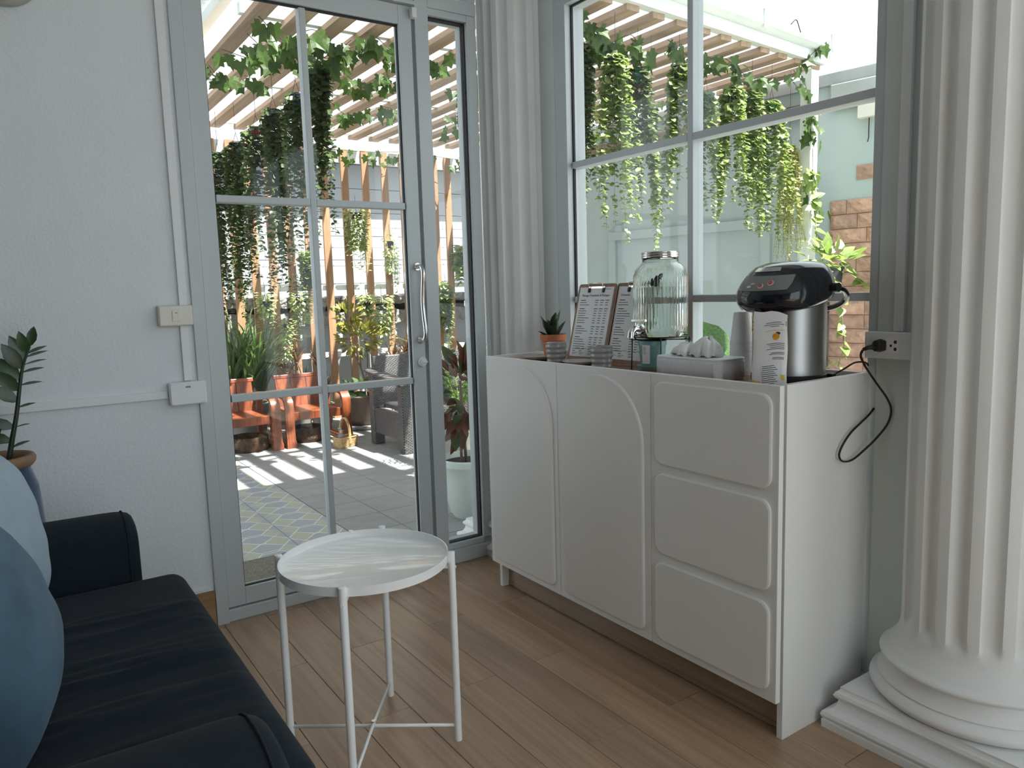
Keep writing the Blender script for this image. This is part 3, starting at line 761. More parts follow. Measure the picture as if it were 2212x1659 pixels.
clipboard('brown clipboard half hidden by the water dispenser', -.880, -.155, 'Domestic', 14, (2, 6, 3, 5))
# drinks dispenser
DX, DY = -.165, -1.066
ds = thing('drinks_dispenser', 'ribbed glass drinks dispenser jar half full of water', 'dispenser', (DX, DY, ZT + .1045))
rb = lambda w_, z: 1 + (.020 * math.cos(w_ * 48) if .045 < z < .205 else 0)
outer = [(.050, .0), (.070, .004), (.083, .018), (.088, .034), (.089, .046), (.089, .10), (.089, .15), (.089, .204), (.088, .214), (.083, .230), (.074, .243), (.065, .249), (.060, .253), (.060, .272)]
inner = [(.057, .272), (.057, .252), (.064, .245), (.072, .239), (.080, .226), (.0848, .213), (.0855, .20), (.0855, .10), (.0855, .048), (.084, .035), (.079, .021), (.068, .008), (.05, .005), (.001, .005)]
MB().lathe([(.001, 0)] + outer + inner, 224, rf=rb, close=False).build('jar', JAR, ds, smooth=True)
MB().lathe([(.001, .0055), (.05, .0056), (.0676, .0088), (.0785, .0218), (.0834, .0356), (.0847, .05), (.0847, .172), (.001, .172)], 64, close=False).build('water', WATER, ds, auto=40)
MB().lathe([(.001, .288), (.060, .288), (.0625, .286), (.063, .283), (.0615, .2815), (.063, .279), (.063, .276), (.0615, .2745), (.063, .272), (.063, .268), (.001, .268)], 48, close=False).build('lid', STEEL, ds, auto=30)
tp = MB().tube([(-.088, 0, .036), (-.100, 0, .036)], .017, 16).tube(spline([(-.095, 0, .036), (-.118, 0, .038), (-.134, 0, .028), (-.138, 0, .008)], 5), [.011] * 16, 12).build('tap', CHROME, ds, auto=50)
MB().tube([(-.118, 0, .038), (-.118, 0, .060)], .006, 10).box(-.124, -.112, -.050, .012, .060, .069).build('tap_lever', STEEL, tp, bevel=.002)
lf = inst('mint_leaf', LM['big'], ds, frame_from(Vector((.3, -.3, .8)), Vector((-1, 0, 0)), (-.02, .01, .178), .05)); lf['label'] = 'green herb leaf floating in the jar'
st = thing('wire_stand', 'thin black wire stand carrying the glass dispenser', 'stand', (DX, DY, ZT))
MB().tube([(.094 * math.cos(a), .094 * math.sin(a), .112) for a in [2 * PI * i / 40 for i in range(41)]], .0022, 6, cap=False).build('ring', BLACKM, st, smooth=True)
for a in (45, 135, 225, 315):
    c_, s_ = math.cos(R(a)), math.sin(R(a))
    MB().tube(spline([(.098 * c_, .098 * s_, .0), (.095 * c_, .095 * s_, .09), (.094 * c_, .094 * s_, .110), (.088 * c_, .088 * s_, .108), (.078 * c_, .078 * s_, .100), (.062 * c_, .062 * s_, .100)], 4), .002, 6).build('leg', BLACKM, st, smooth=True)
MB().tube([(-.07, .07, .100), (.07, -.07, .100)], .002, 6).tube([(-.07, -.07, .0975), (.07, .07, .0975)], .002, 6).build('cross_wire', BLACKM, st)
tc = thing('teal_pot', 'small teal ceramic pot with a white tag under the dispenser', 'pot', (-.196, -1.058, ZT))
MB().lathe([(.001, .012), (.036, .012), (.040, .016), (.045, .078), (.045, .082), (.048, .083), (.048, .098), (.044, .098), (.043, .08), (.037, .018), (.001, .016)], 40, close=False).build('pot', TEAL, tc, auto=35)
MB().lathe([(.001, 0), (.045, 0), (.052, .013), (.052, .016), (.047, .016), (.040, .011), (.001, .011)], 40, close=False).build('saucer', TEAL, tc, auto=35)
tg = MB(); tg.grid(6, 1, lambda u, v: (-.049 * math.cos(R(-32 + 34 * (1 - u))) , .049 * math.sin(R(-32 + 34 * (1 - u))) - .004, .024 + .062 * v))
tgo = tg.build('paper_tag', PAPER, tc)
for v in tgo.data.vertices: pass
b = MB()
for k in range(7): b.box(-.0497, -.0493, -.018 + .001 * k * 0, -.006, .055 + .004 * k, .0558 + .004 * k)
b.build('tag_print', INK, tgo)
# tissue box
tb = thing('tissue_box', 'white ribbed plastic tissue box with a crumpled tissue', 'tissue box', (-.252, -1.315, ZT), 0)
ol = rrect(.135, .262, .030, 8)
flt = []
for i, (a, b_) in enumerate(ol): flt.append((a, b_))
MB().prism(flt, lambda a, b: (a, b, .0), lambda a, b: (a, b, .058)).build('box', W_PLASTIC, tb, bevel=.002)
rbm = MB()
for i in range(46):
    y = -.112 + .224 * i / 45
    rbm.tube([(-.0675, y, .004), (-.0675, y, .05)], .0016, 5)
for i in range(16):
    x = -.045 + .09 * i / 15
    rbm.tube([(x, -.131, .004), (x, -.131, .05)], .0016, 5)
o = rbm.build('ribs', W_PLASTIC, tb, smooth=True); o['kind'] = 'stuff'
MB().prism(rrect(.135, .262, .030, 8), lambda a, b: (a, b, .058), lambda a, b: (a * .985, b * .992, .064)).build('lid', W_PLASTIC, tb, bevel=.002)
MB().prism(rrect(.03, .15, .014, 5), lambda a, b: (a, b, .064), lambda a, b: (a, b, .0646)).build('slot', mat('salmon card', (.60, .35, .27), .8), tb)
def crumple(seed, R_, H):
    """a pulled-up tissue: soft peak with folds running down it"""
    q = random.Random(seed); ph = [q.uniform(0, 6) for _ in range(4)]
    def fn(u, v):
        a = 2 * PI * u; t_ = v
        r_ = R_ * (.06 + .94 * t_) * (1 + .20 * math.sin(5 * a + ph[0]) * t_ + .10 * math.sin(9 * a + ph[1] + 3 * t_))
        z = .0655 + H * math.sqrt(max(0, 1 - t_ ** 2.2)) * (1 + .12 * math.sin(2 * a + ph[2])) + .0035 * math.sin(7 * a + ph[3] + 5 * t_) * (.3 + t_) + .003
        return (r_ * math.cos(a) * .75 + .010 * (1 - t_), r_ * math.sin(a), z)
    return MB().grid(48, 10, fn)
for sd, R_, H, off in ((3, .046, .052, -.036), (5, .044, .034, .040)):
    o = crumple(sd, R_, H).build('tissue', TISSUE, tb, smooth=True); o.location = (-.012, off, 0)
    s_ = o.modifiers.new('thick', 'SOLIDIFY'); s_.thickness = .0008
# paper cups stacked upside down
cprof = [(.0245, .092), (.0345, .004), (.0362, .004), (.0362, .0), (.033, .0), (.0235, .088), (.001, .088), (.001, .092)]
cme = MB().lathe(cprof, 36, close=False).mesh('paper_cup', PAPERCUP, True); cme.set_sharp_from_angle(angle=R(35))
NC = 19
ORD = 'first second third fourth fifth sixth seventh eighth ninth tenth eleventh twelfth thirteenth fourteenth fifteenth sixteenth seventeenth eighteenth nineteenth'.split()
for i in range(NC):
    o = inst('paper_cup', cme, None, Matrix.Translation((-.118 + rnd.uniform(-.0008, .0008), -1.366 + rnd.uniform(-.0008, .0008), ZT + .0056 * i)))
    tag(o, 'white paper cup, ' + ('topmost' if i == NC - 1 else 'bottom one' if i == 0 else ORD[NC - 1 - i] + ' from the top') + ' of the inverted stack by the hot water pot', 'paper cup', 'stacked paper cups')
# hot water pot
tpz = thing('hot_water_pot', 'steel electric hot water pot with a black lid and handle', 'water pot', (-.172, -1.572, ZT)); tpz.scale = (1, 1, .965)
MB().lathe([(.001, 0), (.098, 0), (.102, .006), (.102, .024), (.098, .026), (.001, .026)], 48, close=False).build('base', BLACKM, tpz, auto=35)
MB().lathe([(.099, .026), (.099, .268), (.093, .268), (.093, .03)], 64, close=False).build('body', BRUSHED, tpz, auto=35)
LV = [(.100, .118, .250, .205), (.110, .136, .256, .210), (.113, .150, .268, .226), (.1135, .156, .286, .244), (.112, .152, .298, .264), (.108, .136, .314, .286), (.098, .108, .333, .318), (.085, .090, .343, .334), (.055, .058, .350, .346), (.001, .001, .352, .350)]
def head_pt(lv, w_):
    rb_, rf_, zb_, zf_ = lv
    c_ = max(0., -math.cos(w_))            # 1 at the front (-x)
    k = c_ ** 1.6; kk = (1 - math.cos(w_)) / 2
    r_ = rb_ + (rf_ - rb_) * k; z = zb_ + (zf_ - zb_) * kk
    sq = 1 + .05 * math.sin(2 * w_) ** 2
    return (r_ * sq * math.cos(w_), r_ * sq * math.sin(w_), z)
n_ = 64; vs_ = [head_pt(lv, 2 * PI * j / n_) for lv in LV for j in range(n_)]
hb = MB().add(vs_, [(i * n_ + j, i * n_ + (j + 1) % n_, (i + 1) * n_ + (j + 1) % n_, (i + 1) * n_ + j) for i in range(len(LV) - 1) for j in range(n_)] + [tuple(range(n_))[::-1]])
head = hb.build('lid', BLACK, tpz, auto=60)
def on_head(t_, w_, off):
    i = int(min(t_, len(LV) - 1.001)); f_ = t_ - i
    a = Vector(head_pt(LV[i], w_)); b_ = Vector(head_pt(LV[i + 1], w_)); p_ = a.lerp(b_, f_)
    d1 = (b_ - a); d2 = Vector(head_pt(LV[i], w_ + .01)) - a; nn = d2.cross(d1).normalized()
    if nn.dot(p_ - Vector((0, 0, .2))) < 0: nn = -nn
    return p_ + nn * off
pn = MB().grid(16, 6, lambda u, v: on_head(4.15 + 1.55 * v, PI + (u - .5) * (1.15 + .35 * v), .0012)).build('control_panel', GREYPANEL, head, smooth=True)
def disc_on(t_, w_, rr, off, m, name, ar=1.):
    c0 = on_head(t_, w_, off); a = (on_head(t_ + .05, w_, off) - c0).normalized(); b_ = (on_head(t_, w_ + .02, off) - c0).normalized()
    k = 14; mb = MB(); nn = a.cross(b_).normalized(); nn = nn if nn.dot(Vector((-1, 0, 1))) > 0 else -nn
    vs = [c0 + (a * math.cos(2 * PI * i / k) * rr + b_ * math.sin(2 * PI * i / k) * rr * ar) for i in range(k)]; vs2 = [q + nn * .0012 for q in vs]
    mb.add(vs + vs2, [tuple(range(k)), tuple(range(k, 2 * k))] + [(i, (i + 1) % k, k + (i + 1) % k, k + i) for i in range(k)])
    return mb.build(name, m, pn)
disc_on(5.05, PI + .26, .0085, .0014, W_PLASTIC, 'button_ring'); disc_on(5.05, PI + .26, .0068, .0028, BUTTON, 'button')
disc_on(4.75, PI + .07, .0078, .0014, W_PLASTIC, 'button_ring'); disc_on(4.75, PI + .07, .0062, .0028, BUTTON, 'button')
disc_on(5.0, PI - .14, .004, .0014, mat('pale pink key', (.62, .40, .38), .5), 'button', 1.8); disc_on(4.65, PI - .2, .004, .0014, W_PLASTIC, 'button', 1.8)
MB().grid(8, 3, lambda u, v: on_head(6.15 + .7 * v, PI + (u - .5) * .8, .0014)).build('lid_latch', STEEL, head, smooth=True)
MB().tube([(-.132, 0, .226), (-.132, 0, .205), (-.132, 0, .192)], [.016, .012, .011], 14).build('spout', BLACKM, tpz, auto=40)
hn = MB().tube(spline([(.04, -.112, .272), (.085, -.112, .262), (.125, -.095, .238), (.146, -.05, .215), (.150, 0, .208), (.146, .05, .215), (.125, .095, .238), (.085, .112, .262), (.04, .112, .272)], 5), .0085, 10).build('handle', BLACK, tpz, smooth=True)
for s_ in (-1, 1): MB().tube([(.045, s_ * .100, .272), (.045, s_ * .122, .272)], .013, 14).build('pivot', BLACKM, hn, auto=40)
def on_body(w_, z, off=.001): return ((.099 + off) * math.cos(w_), (.099 + off) * math.sin(w_), z)
gp = MB().grid(8, 1, lambda u, v: on_body(PI + (u - .5) * .40, .048 + .142 * v)).build('gauge_plate', mat('dark grey plate', (.05, .06, .065), .35), tpz, smooth=True)
MB().grid(4, 1, lambda u, v: on_body(PI + (u - .5) * .15 - .02, .080 + .105 * v, .0016)).build('water_gauge', INK, gp, smooth=True)
for k in range(6):
    MB().grid(1, 1, lambda u, v: on_body(PI - .02 + (u - .5) * .02, .090 + .016 * k + .002 * v, .002)).build('gauge_mark', PAPER, gp)
tm = text_mesh('SHARP', .011, PAPER, 'CENTER')
inst('brand_lettering', tm, gp, Matrix(((0, 0, -1, -.1007), (-1, 0, 0, 0), (0, 1, 0, .060), (0, 0, 0, 1))))
def stk(u, v):
    a = 2 * PI * u; r_ = v * (1 + .06 * math.sin(a * 7)); return on_body(PI - .72 + r_ * .20 * math.cos(a), .168 + r_ * .026 * math.sin(a), .0012)
sk = MB().grid(36, 3, stk).build('sticker', YELLOW, tpz, smooth=True)
ang = PI - .62
F = Matrix(((math.sin(ang), 0, math.cos(ang), 1.0*.1010 * math.cos(ang)), (-math.cos(ang) * 1, 0, math.sin(ang), 1.0*.1010 * math.sin(ang)), (0, 1, 0, .152), (0, 0, 0, 1)))
F = Matrix.Translation((1.0*.1010 * math.cos(ang), 1.0*.1010 * math.sin(ang), .153)) @ Matrix.Rotation(ang + PI / 2, 4, 'Z') @ Matrix.Rotation(PI / 2, 4, 'X')
inst('sticker_numeral', text_mesh('3', .040, PINK, 'CENTER'), sk, F)
# snack pouch
po = thing('snack_pouch', 'white foil snack pouch with a mango picture before the pot', 'pouch', (-.318, -1.618, ZT), R(24))
def pf(u, v, side):
    w_ = .046 * (1 - .06 * v) ; a = (u - .5) * 2; th = .012 * (1 - v) ** .7 * (1 - a ** 2) ** .5 + .0015
    z = .0 + .205 * v; lean = .010 * v * v
    if v > .9: z -= .012 * max(0, a) * (v - .9) / .1
    return (lean + (-th if side else th), -a * w_ + .0012 * math.sin(v * 9), z + .003 * math.sin(a * 3))
pbm = MB().grid(14, 18, lambda u, v: pf(u, v, 1)).grid(14, 18, lambda u, v: pf(u, v, 0)).build('bag', POUCH, po, smooth=True)
def decal(name, u0, u1, v0, v1, m, n=6): return MB().grid(n, n, lambda u, v: tuple(Vector(pf(u0 + (u1 - u0) * u, v0 + (v1 - v0) * v, 1)) + Vector((-.0009, 0, 0)))).build(name, m, pbm, smooth=True)
def decal_o(name, uc, vc, ru, rv, m, off=.0012): return MB().grid(16, 2, lambda u, v: tuple(Vector(pf(uc + ru * v * math.cos(2 * PI * u), vc + rv * v * math.sin(2 * PI * u), 1)) + Vector((-off, 0, 0)))).build(name, m, pbm, smooth=True)
decal('brown_band', .02, .28, .0, .06, mat('dark olive print', (.10, .08, .02), .5)); decal('yellow_band', .02, .28, .06, .10, YELLOW)
decal_o('mango_picture', .68, .66, .10, .045, ORANGE); decal_o('mango_leaf', .74, .70, .07, .02, INK, .0009)
decal('orange_line', .36, .93, .74, .747, YELLOW, 4); decal('side_label', .97, .99, .80, .86, ORANGE, 2)
for v, u0, u1 in ((.84, .40, .85), (.815, .34, .92), (.79, .52, .78), (.57, .42, .92), (.548, .48, .92), (.522, .52, .92), (.50, .42, .92), (.45, .55, .92), (.432, .5, .92), (.385, .6, .92), (.368, .6, .92)):
    decal('print_line', u0, u1, v, v + .008, mat('grey print', (.16, .16, .17), .6), 4)
lb = decal('nutrition_label', .28, .82, .01, .31, PAPER, 6)
for k in range(11):
    MB().grid(6, 1, lambda u, v: tuple(Vector(pf(.31 + (.36 + .1 * ((k * 7) % 3) / 2) * u, .285 - .026 * k + .007 * v, 1)) + Vector((-.0016, 0, 0)))).build('label_line', INK, lb)
decal('yellow_mark', .86, .96, .10, .17, YELLOW, 3)

# ------------------------------------------------------------------ side table
tb = thing('side_table', 'round white metal tray table in front of the sofa', 'table', (-1.2615, -1.0475, 0))
RT, ZTB = .2215, .511
MB().lathe([(.001, ZTB), (RT - .006, ZTB), (RT - .002, ZTB + .003), (RT, ZTB + .008), (RT, ZTB + .021), (RT + .0022, ZTB + .0215), (RT + .0022, ZTB - .002), (RT - .003, ZTB - .004), (.001, ZTB - .004)], 96, close=False).build('tray', W_METAL, tb, auto=40)
lg = [(.1935, -.1415), (.1415, .1935), (-.1935, .1415), (-.1415, -.1935)]
k_ = (RT + .0115) / math.hypot(*lg[0])
lg = [(x * k_, y * k_) for x, y in lg]
for x, y in lg:
    L = MB().tube([(x, y, 0), (x, y, .536), (x, y, .5375)], [.0105, .0105, .0085], 16).build('leg', W_METAL, tb, auto=40)
    f = .88
    MB().tube([(x, y, ZTB - .016), (x * f, y * f, ZTB - .016), (x * .8, y * .8, ZTB - .008)], .0055, 8).build('bracket', W_METAL, L, auto=40)
    MB().tube([(x, y, ZTB - .016), (x * 1.055, y * 1.055, ZTB - .016)], .004, 8).build('bolt', W_METAL, L)
MB().tube([(lg[0][0], lg[0][1], .043), (lg[2][0], lg[2][1], .043)], .0048, 8).build('cross_bar', W_METAL, tb, smooth=True)
MB().tube([(lg[1][0], lg[1][1], .043), (0, 0, .050), (lg[3][0], lg[3][1], .043)], .0048, 8).build('cross_bar', W_METAL, tb, smooth=True)
MB().tube([(0, 0, .044), (0, 0, .058)], .006, 10).build('centre_screw', STEEL, tb)
MB().tube([(.05, .215, ZTB + .020), (.05, .215, ZTB + .024)], .006, 10).build('rim_pad', W_METAL, tb)

# ------------------------------------------------------------------ sofa
def pad(x0, x1, y0, y1, z0, z1, r, nx, ny, fn=None):
    """upholstered block: rounded top edges, optional relief on the top"""
    b = MB(); fn = fn or (lambda x, y: 0.)
    def co(a, n, lo, hi):
        e = [0, .1, .25, .45, .7, 1.]
        xs_ = [lo + r * q for q in e] + [lo + r + (hi - lo - 2 * r) * i / n for i in range(1, n)] + [hi - r * q for q in e[::-1]]
        return xs_
    X = co(0, nx, x0, x1); Y = co(0, ny, y0, y1); vs = []
    for y in Y:
        for x in X:
            dx = max(0, r - min(x - x0, x1 - x)); dy = max(0, r - min(y - y0, y1 - y)); d = min(r, math.hypot(dx, dy))
            z = z1 - r + math.sqrt(max(0, r * r - d * d))
            vs.append((x, y, z + fn(x, y) * (1 - d / r)))
    nX, nY = len(X), len(Y)
    fs = [(j * nX + i, j * nX + i + 1, (j + 1) * nX + i + 1, (j + 1) * nX + i) for j in range(nY - 1) for i in range(nX - 1)]
    ring = [i for i in range(nX)] + [j * nX + nX - 1 for j in range(1, nY)] + [(nY - 1) * nX + i for i in range(nX - 2, -1, -1)] + [j * nX for j in range(nY - 2, 0, -1)]
    o = len(vs); k = len(ring)
    vs += [(vs[i][0], vs[i][1], z0) for i in ring]
    fs += [(ring[i], o + i, o + (i + 1) % k, ring[(i + 1) % k]) for i in range(k)] + [tuple(range(o, o + k))]
    b.add(vs, fs); return b
sf = thing('sofa', 'charcoal fabric two seat sofa with rounded arms', 'sofa', (0, 0, 0))
MB().box(-2.66, -1.66, -1.93, -.38, .10, .26).build('base', SOFA, sf, bevel=.02, seg=3)
q = random.Random(11)
WR = [(q.uniform(-1.55, -.75), q.uniform(.004, .0095), q.uniform(.008, .017), q.uniform(-.06, .05), q.uniform(-1.95, -1.75), q.uniform(.10, .24), q.uniform(0, 6)) for _ in range(24)]
def wrinkle(x, y):
    h = 0.
    for yc, a, w_, sl_, xc, wx, ph in WR:
        d = y - (yc + sl_ * (x + 1.85) + .008 * math.sin(x * 16 + ph)); h += a * math.exp(-(d / w_) ** 2) * math.exp(-((x - xc) / (wx * 1.5)) ** 2)
    return h + .012 * math.sin(max(0, min(1, (x + 2.4) / .8)) * PI) * math.sin(max(0, min(1, (y + 1.76) / 1.2)) * PI)
pad(-2.42, -1.628, -1.72, -.555, .25, .440, .045, 60, 120, wrinkle).build('seat_cushion', SOFA, sf, smooth=True)
def arm(y0, y1):
    """arm bolster, rounded on top, the front end bulging a little"""
    b = MB(); prof = []
    yc = (y0 + y1) / 2; hw = (y1 - y0) / 2
    for i in range(17):
        a = PI * i / 16; prof.append((hw * math.cos(a) * (1 + .03 * math.sin(a)), .545 + .070 * math.sin(a) ** .8))
    prof = [(hw, .12), (hw, .35)] + prof + [(-hw, .35), (-hw, .12)]
    xs_ = [(-2.62, 1.0), (-2.3, 1.0), (-2.0, 1.01), (-1.82, 1.0), (-1.785, .995), (-1.764, .985), (-1.750, .965), (-1.742, .935), (-1.738, .89), (-1.737, .80)]
    vs = [(x, yc + a * s, .34 + (z - .34) * (s if z > .34 else 1)) for x, s in xs_ for a, z in prof]; k = len(prof)
    fs = [(i * k + j, i * k + (j + 1) % k, (i + 1) * k + (j + 1) % k, (i + 1) * k + j) for i in range(len(xs_) - 1) for j in range(k)] + [tuple(range(k)), tuple((len(xs_) - 1) * k + j for j in range(k))]
    o = b.add(vs, fs).build('arm', SOFA, sf, auto=70)
    pp = [(-1.766, yc + a * .992, .34 + (z - .34) * (.993 if z > .34 else 1)) for a, z in prof]
    MB().tube(pp, .0022, 6).build('piping', SOFA, o, smooth=True)
    return o
arm(-.558, -.375); arm(-1.94, -1.725)
pad(-2.68, -2.42, -1.93, -.38, .26, .80, .06, 6, 20).build('backrest', SOFA, sf, smooth=True)
for x in (-2.6, -1.72):
    for y in (-1.88, -.43): MB().tube([(x, y, 0), (x, y, .11)], [.018, .024], 10).build('leg', BLACKM, sf)
def cushion(name, label, m, loc, size, thick, rot, trim=None):
    root = thing(name, label, 'cushion', loc); root.rotation_euler = rot
    def fn(u, v, s_):
        a, b_ = (u - .5) * 2, (v - .5) * 2
        t_ = (max(0, 1 - abs(a) ** 2.6) * max(0, 1 - abs(b_) ** 2.6)) ** .55
        pin = 1 - .07 * (1 - abs(a)) * abs(b_) ** 2 ; pin2 = 1 - .07 * (1 - abs(b_)) * abs(a) ** 2
        wr = .003 * math.sin(a * 9 + b_ * 5) * t_ * (abs(b_) ** 2) + .0015 * math.sin(b_ * 14 - a * 4) * t_
        return (a * size / 2 * pin2, b_ * size / 2 * pin, s_ * (thick / 2 * t_ + .0012) + wr)
    b = MB().grid(30, 30, lambda u, v: fn(u, v, 1)).grid(30, 30, lambda u, v: fn(u, v, -1))
    o = b.build('cover', m, root, smooth=True)
    if trim:
        pts = [(Vector(fn(i / 24, 0, 0))) for i in range(25)]
        MB().tube(pts, [.010 + .007 * math.sin(PI * i / 24) for i in range(25)], 8).build('plush_edge', FLUFF, root, smooth=True)
    return root
cushion('cushion', 'pale blue velvet cushion leaning by the far sofa arm', VELVET_L, (-2.085, -.66, .655), .44, .20, (R(78), R(12), R(72)))
cushion('cushion', 'slate blue velvet cushion nearest the camera on the sofa', VELVET_D, (-2.105, -1.30, .645), .40, .25, (R(76), R(-8), R(84)), True)
cm = MB().grid(8, 8, lambda u, v: (.005 + .02 * math.sin(v * 3), (u - .5) * .10, (v - .5) * .12))
# ------------------------------------------------------------------ ZZ plant in a tall blue jar
zp = thing('zz_plant', 'dark glossy ZZ plant in a tall blue glazed jar behind the sofa', 'plant', (-2.062, -.205, 0))
MB().lathe([(.001, 0), (.075, 0), (.085, .02), (.105, .25), (.118, .5), (.108, .68), (.092, .735), (.092, .75)], 40, close=False).build('jar', BLUEGLAZE, zp, smooth=True)
MB().lathe([(.088, .742), (.098, .745), (.107, .757), (.109, .768), (.104, .778), (.094, .780), (.084, .770), (.080, .74), (.084, .735)], 40, close=False).build('rim', RIMBROWN, zp, smooth=True)
MB().lathe([(.001, .73), (.085, .73), (.085, .72), (.001, .72)], 24, close=False).build('soil', SOIL, zp)
stp = spline([(.03, 0, .72), (.046, .0, .80), (.070, .0, .90), (.086, .0, .985), (.100, .0, 1.045), (.122, .0, 1.10)], 5)
s1 = MB().tube(stp, [.0085 - .0055 * i / (len(stp) - 1) for i in range(len(stp))], 8).build('stem', mat('dark green stalk', (.02, .03, .015), .4), zp, smooth=True)
zzl = LM['zz']
sd = ((.20, 1, 55, .055), (.24, 0, 80, .07), (.34, 0, 78, .075), (.33, 1, 60, .045), (.46, 1, 62, .05), (.48, 0, 60, .085), (.56, 0, 52, .09), (.60, 1, 68, .06), (.66, 0, 48, .092), (.72, 1, 62, .062), (.76, 0, 45, .092), (.82, 1, 55, .066), (.86, 0, 42, .085), (.90, 1, 48, .062), (.94, 0, 36, .072), (.95, 1, 42, .058), (1.0, 0, 8, .062))
for f, side, a, ln in sd:
    i = min(int(f * (len(stp) - 1)), len(stp) - 1); p = stp[i]; t_ = (stp[min(i + 1, len(stp) - 1)] - stp[max(i - 1, 0)]).normalized()
    sv = Vector((t_.z, 0, -t_.x)) * (1 if side else -1)
    d = t_ * math.cos(R(a)) + sv * math.sin(R(a)) + Vector((0, rnd.uniform(-.35, .15), 0))
    up = Vector((-.1, -1, .25)) if not side else Vector((rnd.uniform(-.3, .3), -.25, 1))
    inst('leaf', zzl, s1, frame_from(d, up, p, ln))
stp2 = spline([(-.02, .0, .72), (-.035, -.02, .85), (-.06, -.03, 1.0), (-.10, -.04, 1.1)], 5)
s2 = MB().tube(stp2, .006, 8).build('stem', MATS['dark green stalk'], zp, smooth=True)
for f in (.3, .4, .5, .6, .7, .8, .9, 1.):
    for side in (-1, 1):
        p = stp2[int(f * (len(stp2) - 1))]
        inst('leaf', zzl, s2, frame_from(Vector((side * .8 - .1, -.2, .5)), Vector((0, -1, .4)), p, .075))
# small speaker-like lamp cap high on the left wall
wl = thing('wall_lamp', 'round grey wall lamp high on the left wall', 'lamp', (-1.905, -.0, 2.235))
MB().tube([(0, 0, 0), (0, -.03, 0)], .10, 32).build('back_plate', mat('grey cap', (.42, .42, .40), .6), wl, bevel=.008)
MB().lathe([(.001, -.078), (.05, -.076), (.085, -.06), (.10, -.03)], 32, close=False).build('cover', MATS['grey cap'], wl, smooth=True).rotation_euler = (R(-90), 0, 0)
wl.children[1].location = (0, .0, 0)

# ------------------------------------------------------------------ the patio
pf_ = MB().box(-3.2, 3.6, .10, 4.75, -.12, -.008).build('patio_floor', GROUT)
tag(pf_, 'tiled patio floor outside the glass door', 'floor', kind='structure')
TS = .2815
def tile_mesh(name, m, w_, h_, e=.0014):
    b = MB(); a, c = w_ / 2, h_ / 2
    vs = [(-a, -c, -.008), (a, -c, -.008), (a, c, -.008), (-a, c, -.008), (-a, -c, -.001), (a, -c, -.001), (a, c, -.001), (-a, c, -.001), (-a + e, -c + e, 0), (a - e, -c + e, 0), (a - e, c - e, 0), (-a + e, c - e, 0)]
    b.add(vs, [(8, 9, 10, 11), (4, 5, 9, 8), (5, 6, 10, 9), (6, 7, 11, 10), (7, 4, 8, 11), (0, 1, 5, 4), (1, 2, 6, 5), (2, 3, 7, 6), (3, 0, 4, 7)])
    return b.mesh(name, m)
gm = tile_mesh('grey_tile', GREYTILE, .2675, .2885)
for i in range(15):
    for j in range(16):
        y = .25 + .2925 * j - .0
        if y > 4.62: continue
        x = -.596 + .1352 + .2715 * i
        if x + .14 > 3.275 - .1763 * (y + .15 - .601): continue
        inst('grey_tile', gm, pf_, Matrix.Translation((x, y, 0)))
pm = tile_mesh('patterned_tile', PATTILE, TS - .003, .2935)
for i in range(5):
    for j in range(16):
        y = .25 + .2965 * j
        if y > 4.62: continue
        o = inst('patterned_tile', pm, pf_, Matrix.Translation((-.6 - TS / 2 - TS * i, y, 0)))
gr = MB().box(-9, 16, 4.9, 22, -.3, -.13).box(-9, -5.2, -9, 4.9, -.3, -.13).box(.2, 16, -9, .1, -.3, -.13).box(3.6, 16, .1, 4.9, -.3, -.13).build('ground', CONC)
tag(gr, 'bare ground around the house', 'ground', kind='structure')
dm = MB().box(-1.40, -.92, .14, .605, .0, .016).build('doormat', MATW, None, bevel=.006, seg=2)
tag(dm, 'grey brown woven doormat outside the glass door', 'doormat')

# fence of upright timber slats
fe = thing('slat_fence', 'tall fence of upright brown timber slats behind the patio', 'fence', (0, 4.3, 0))
slm = MB().box(-.036, .036, -.012, .012, 0, 2.64).mesh('slat', SLATW)
sx = [-1.55 + .178 * i for i in range(8)] + [-.126, .034, .201, .378, .559, .746, .958, 1.177, 1.387, 1.593, 1.80, 1.96, 2.121, 2.326, 2.50]
for x in sx[:8]:
    if x < -.2: inst('slat', slm, fe, Matrix.Translation((x, 0, 0)))
for x in sx[8:]: inst('slat', slm, fe, Matrix.Translation((x - .012, 0, 0)))
for z in (.64, 1.30): MB().box(-1.8, 2.57, .014, .05, z - .025, z + .025).build('rail', CREAMSTEEL, fe)
MB().box(-1.8, 2.57, .014, .06, 2.52, 2.64).build('rail', CREAMSTEEL, fe)
# low rough wall behind the fence
lw = thing('ledge_wall', 'grey wall with a broken concrete ledge behind the fence', 'wall', (0, 0, 0), kind='structure')
MB().box(-3.2, 2.52, 4.62, 4.75, -.1, .94).build('rendered_face', PALEWALL, lw)
def rough_bar(x0, x1, y0, y1, z0, z1, amp, seed):
    q = random.Random(seed); n = int((x1 - x0) / .05); b = MB(); vs = []
    for i in range(n + 1):
        x = x0 + (x1 - x0) * i / n; a = lambda: q.uniform(-amp, amp)
        vs += [(x, y0 + a(), z0 + a()), (x, y0 + a() - amp * .5, (z0 + z1) / 2 + a()), (x, y0 + a(), z1 + a()), (x, y1, z1 + a()), (x, y1, z0 + a())]
    fs = [(i * 5 + j, i * 5 + (j + 1) % 5, (i + 1) * 5 + (j + 1) % 5, (i + 1) * 5 + j) for i in range(n) for j in range(5)] + [(0, 1, 2, 3, 4), tuple(n * 5 + j for j in range(5))]
    return b.add(vs, fs)
rough_bar(-3.2, 2.52, 4.56, 4.9, 1.12, 1.21, .013, 1).build('concrete_ledge', CONC, lw)
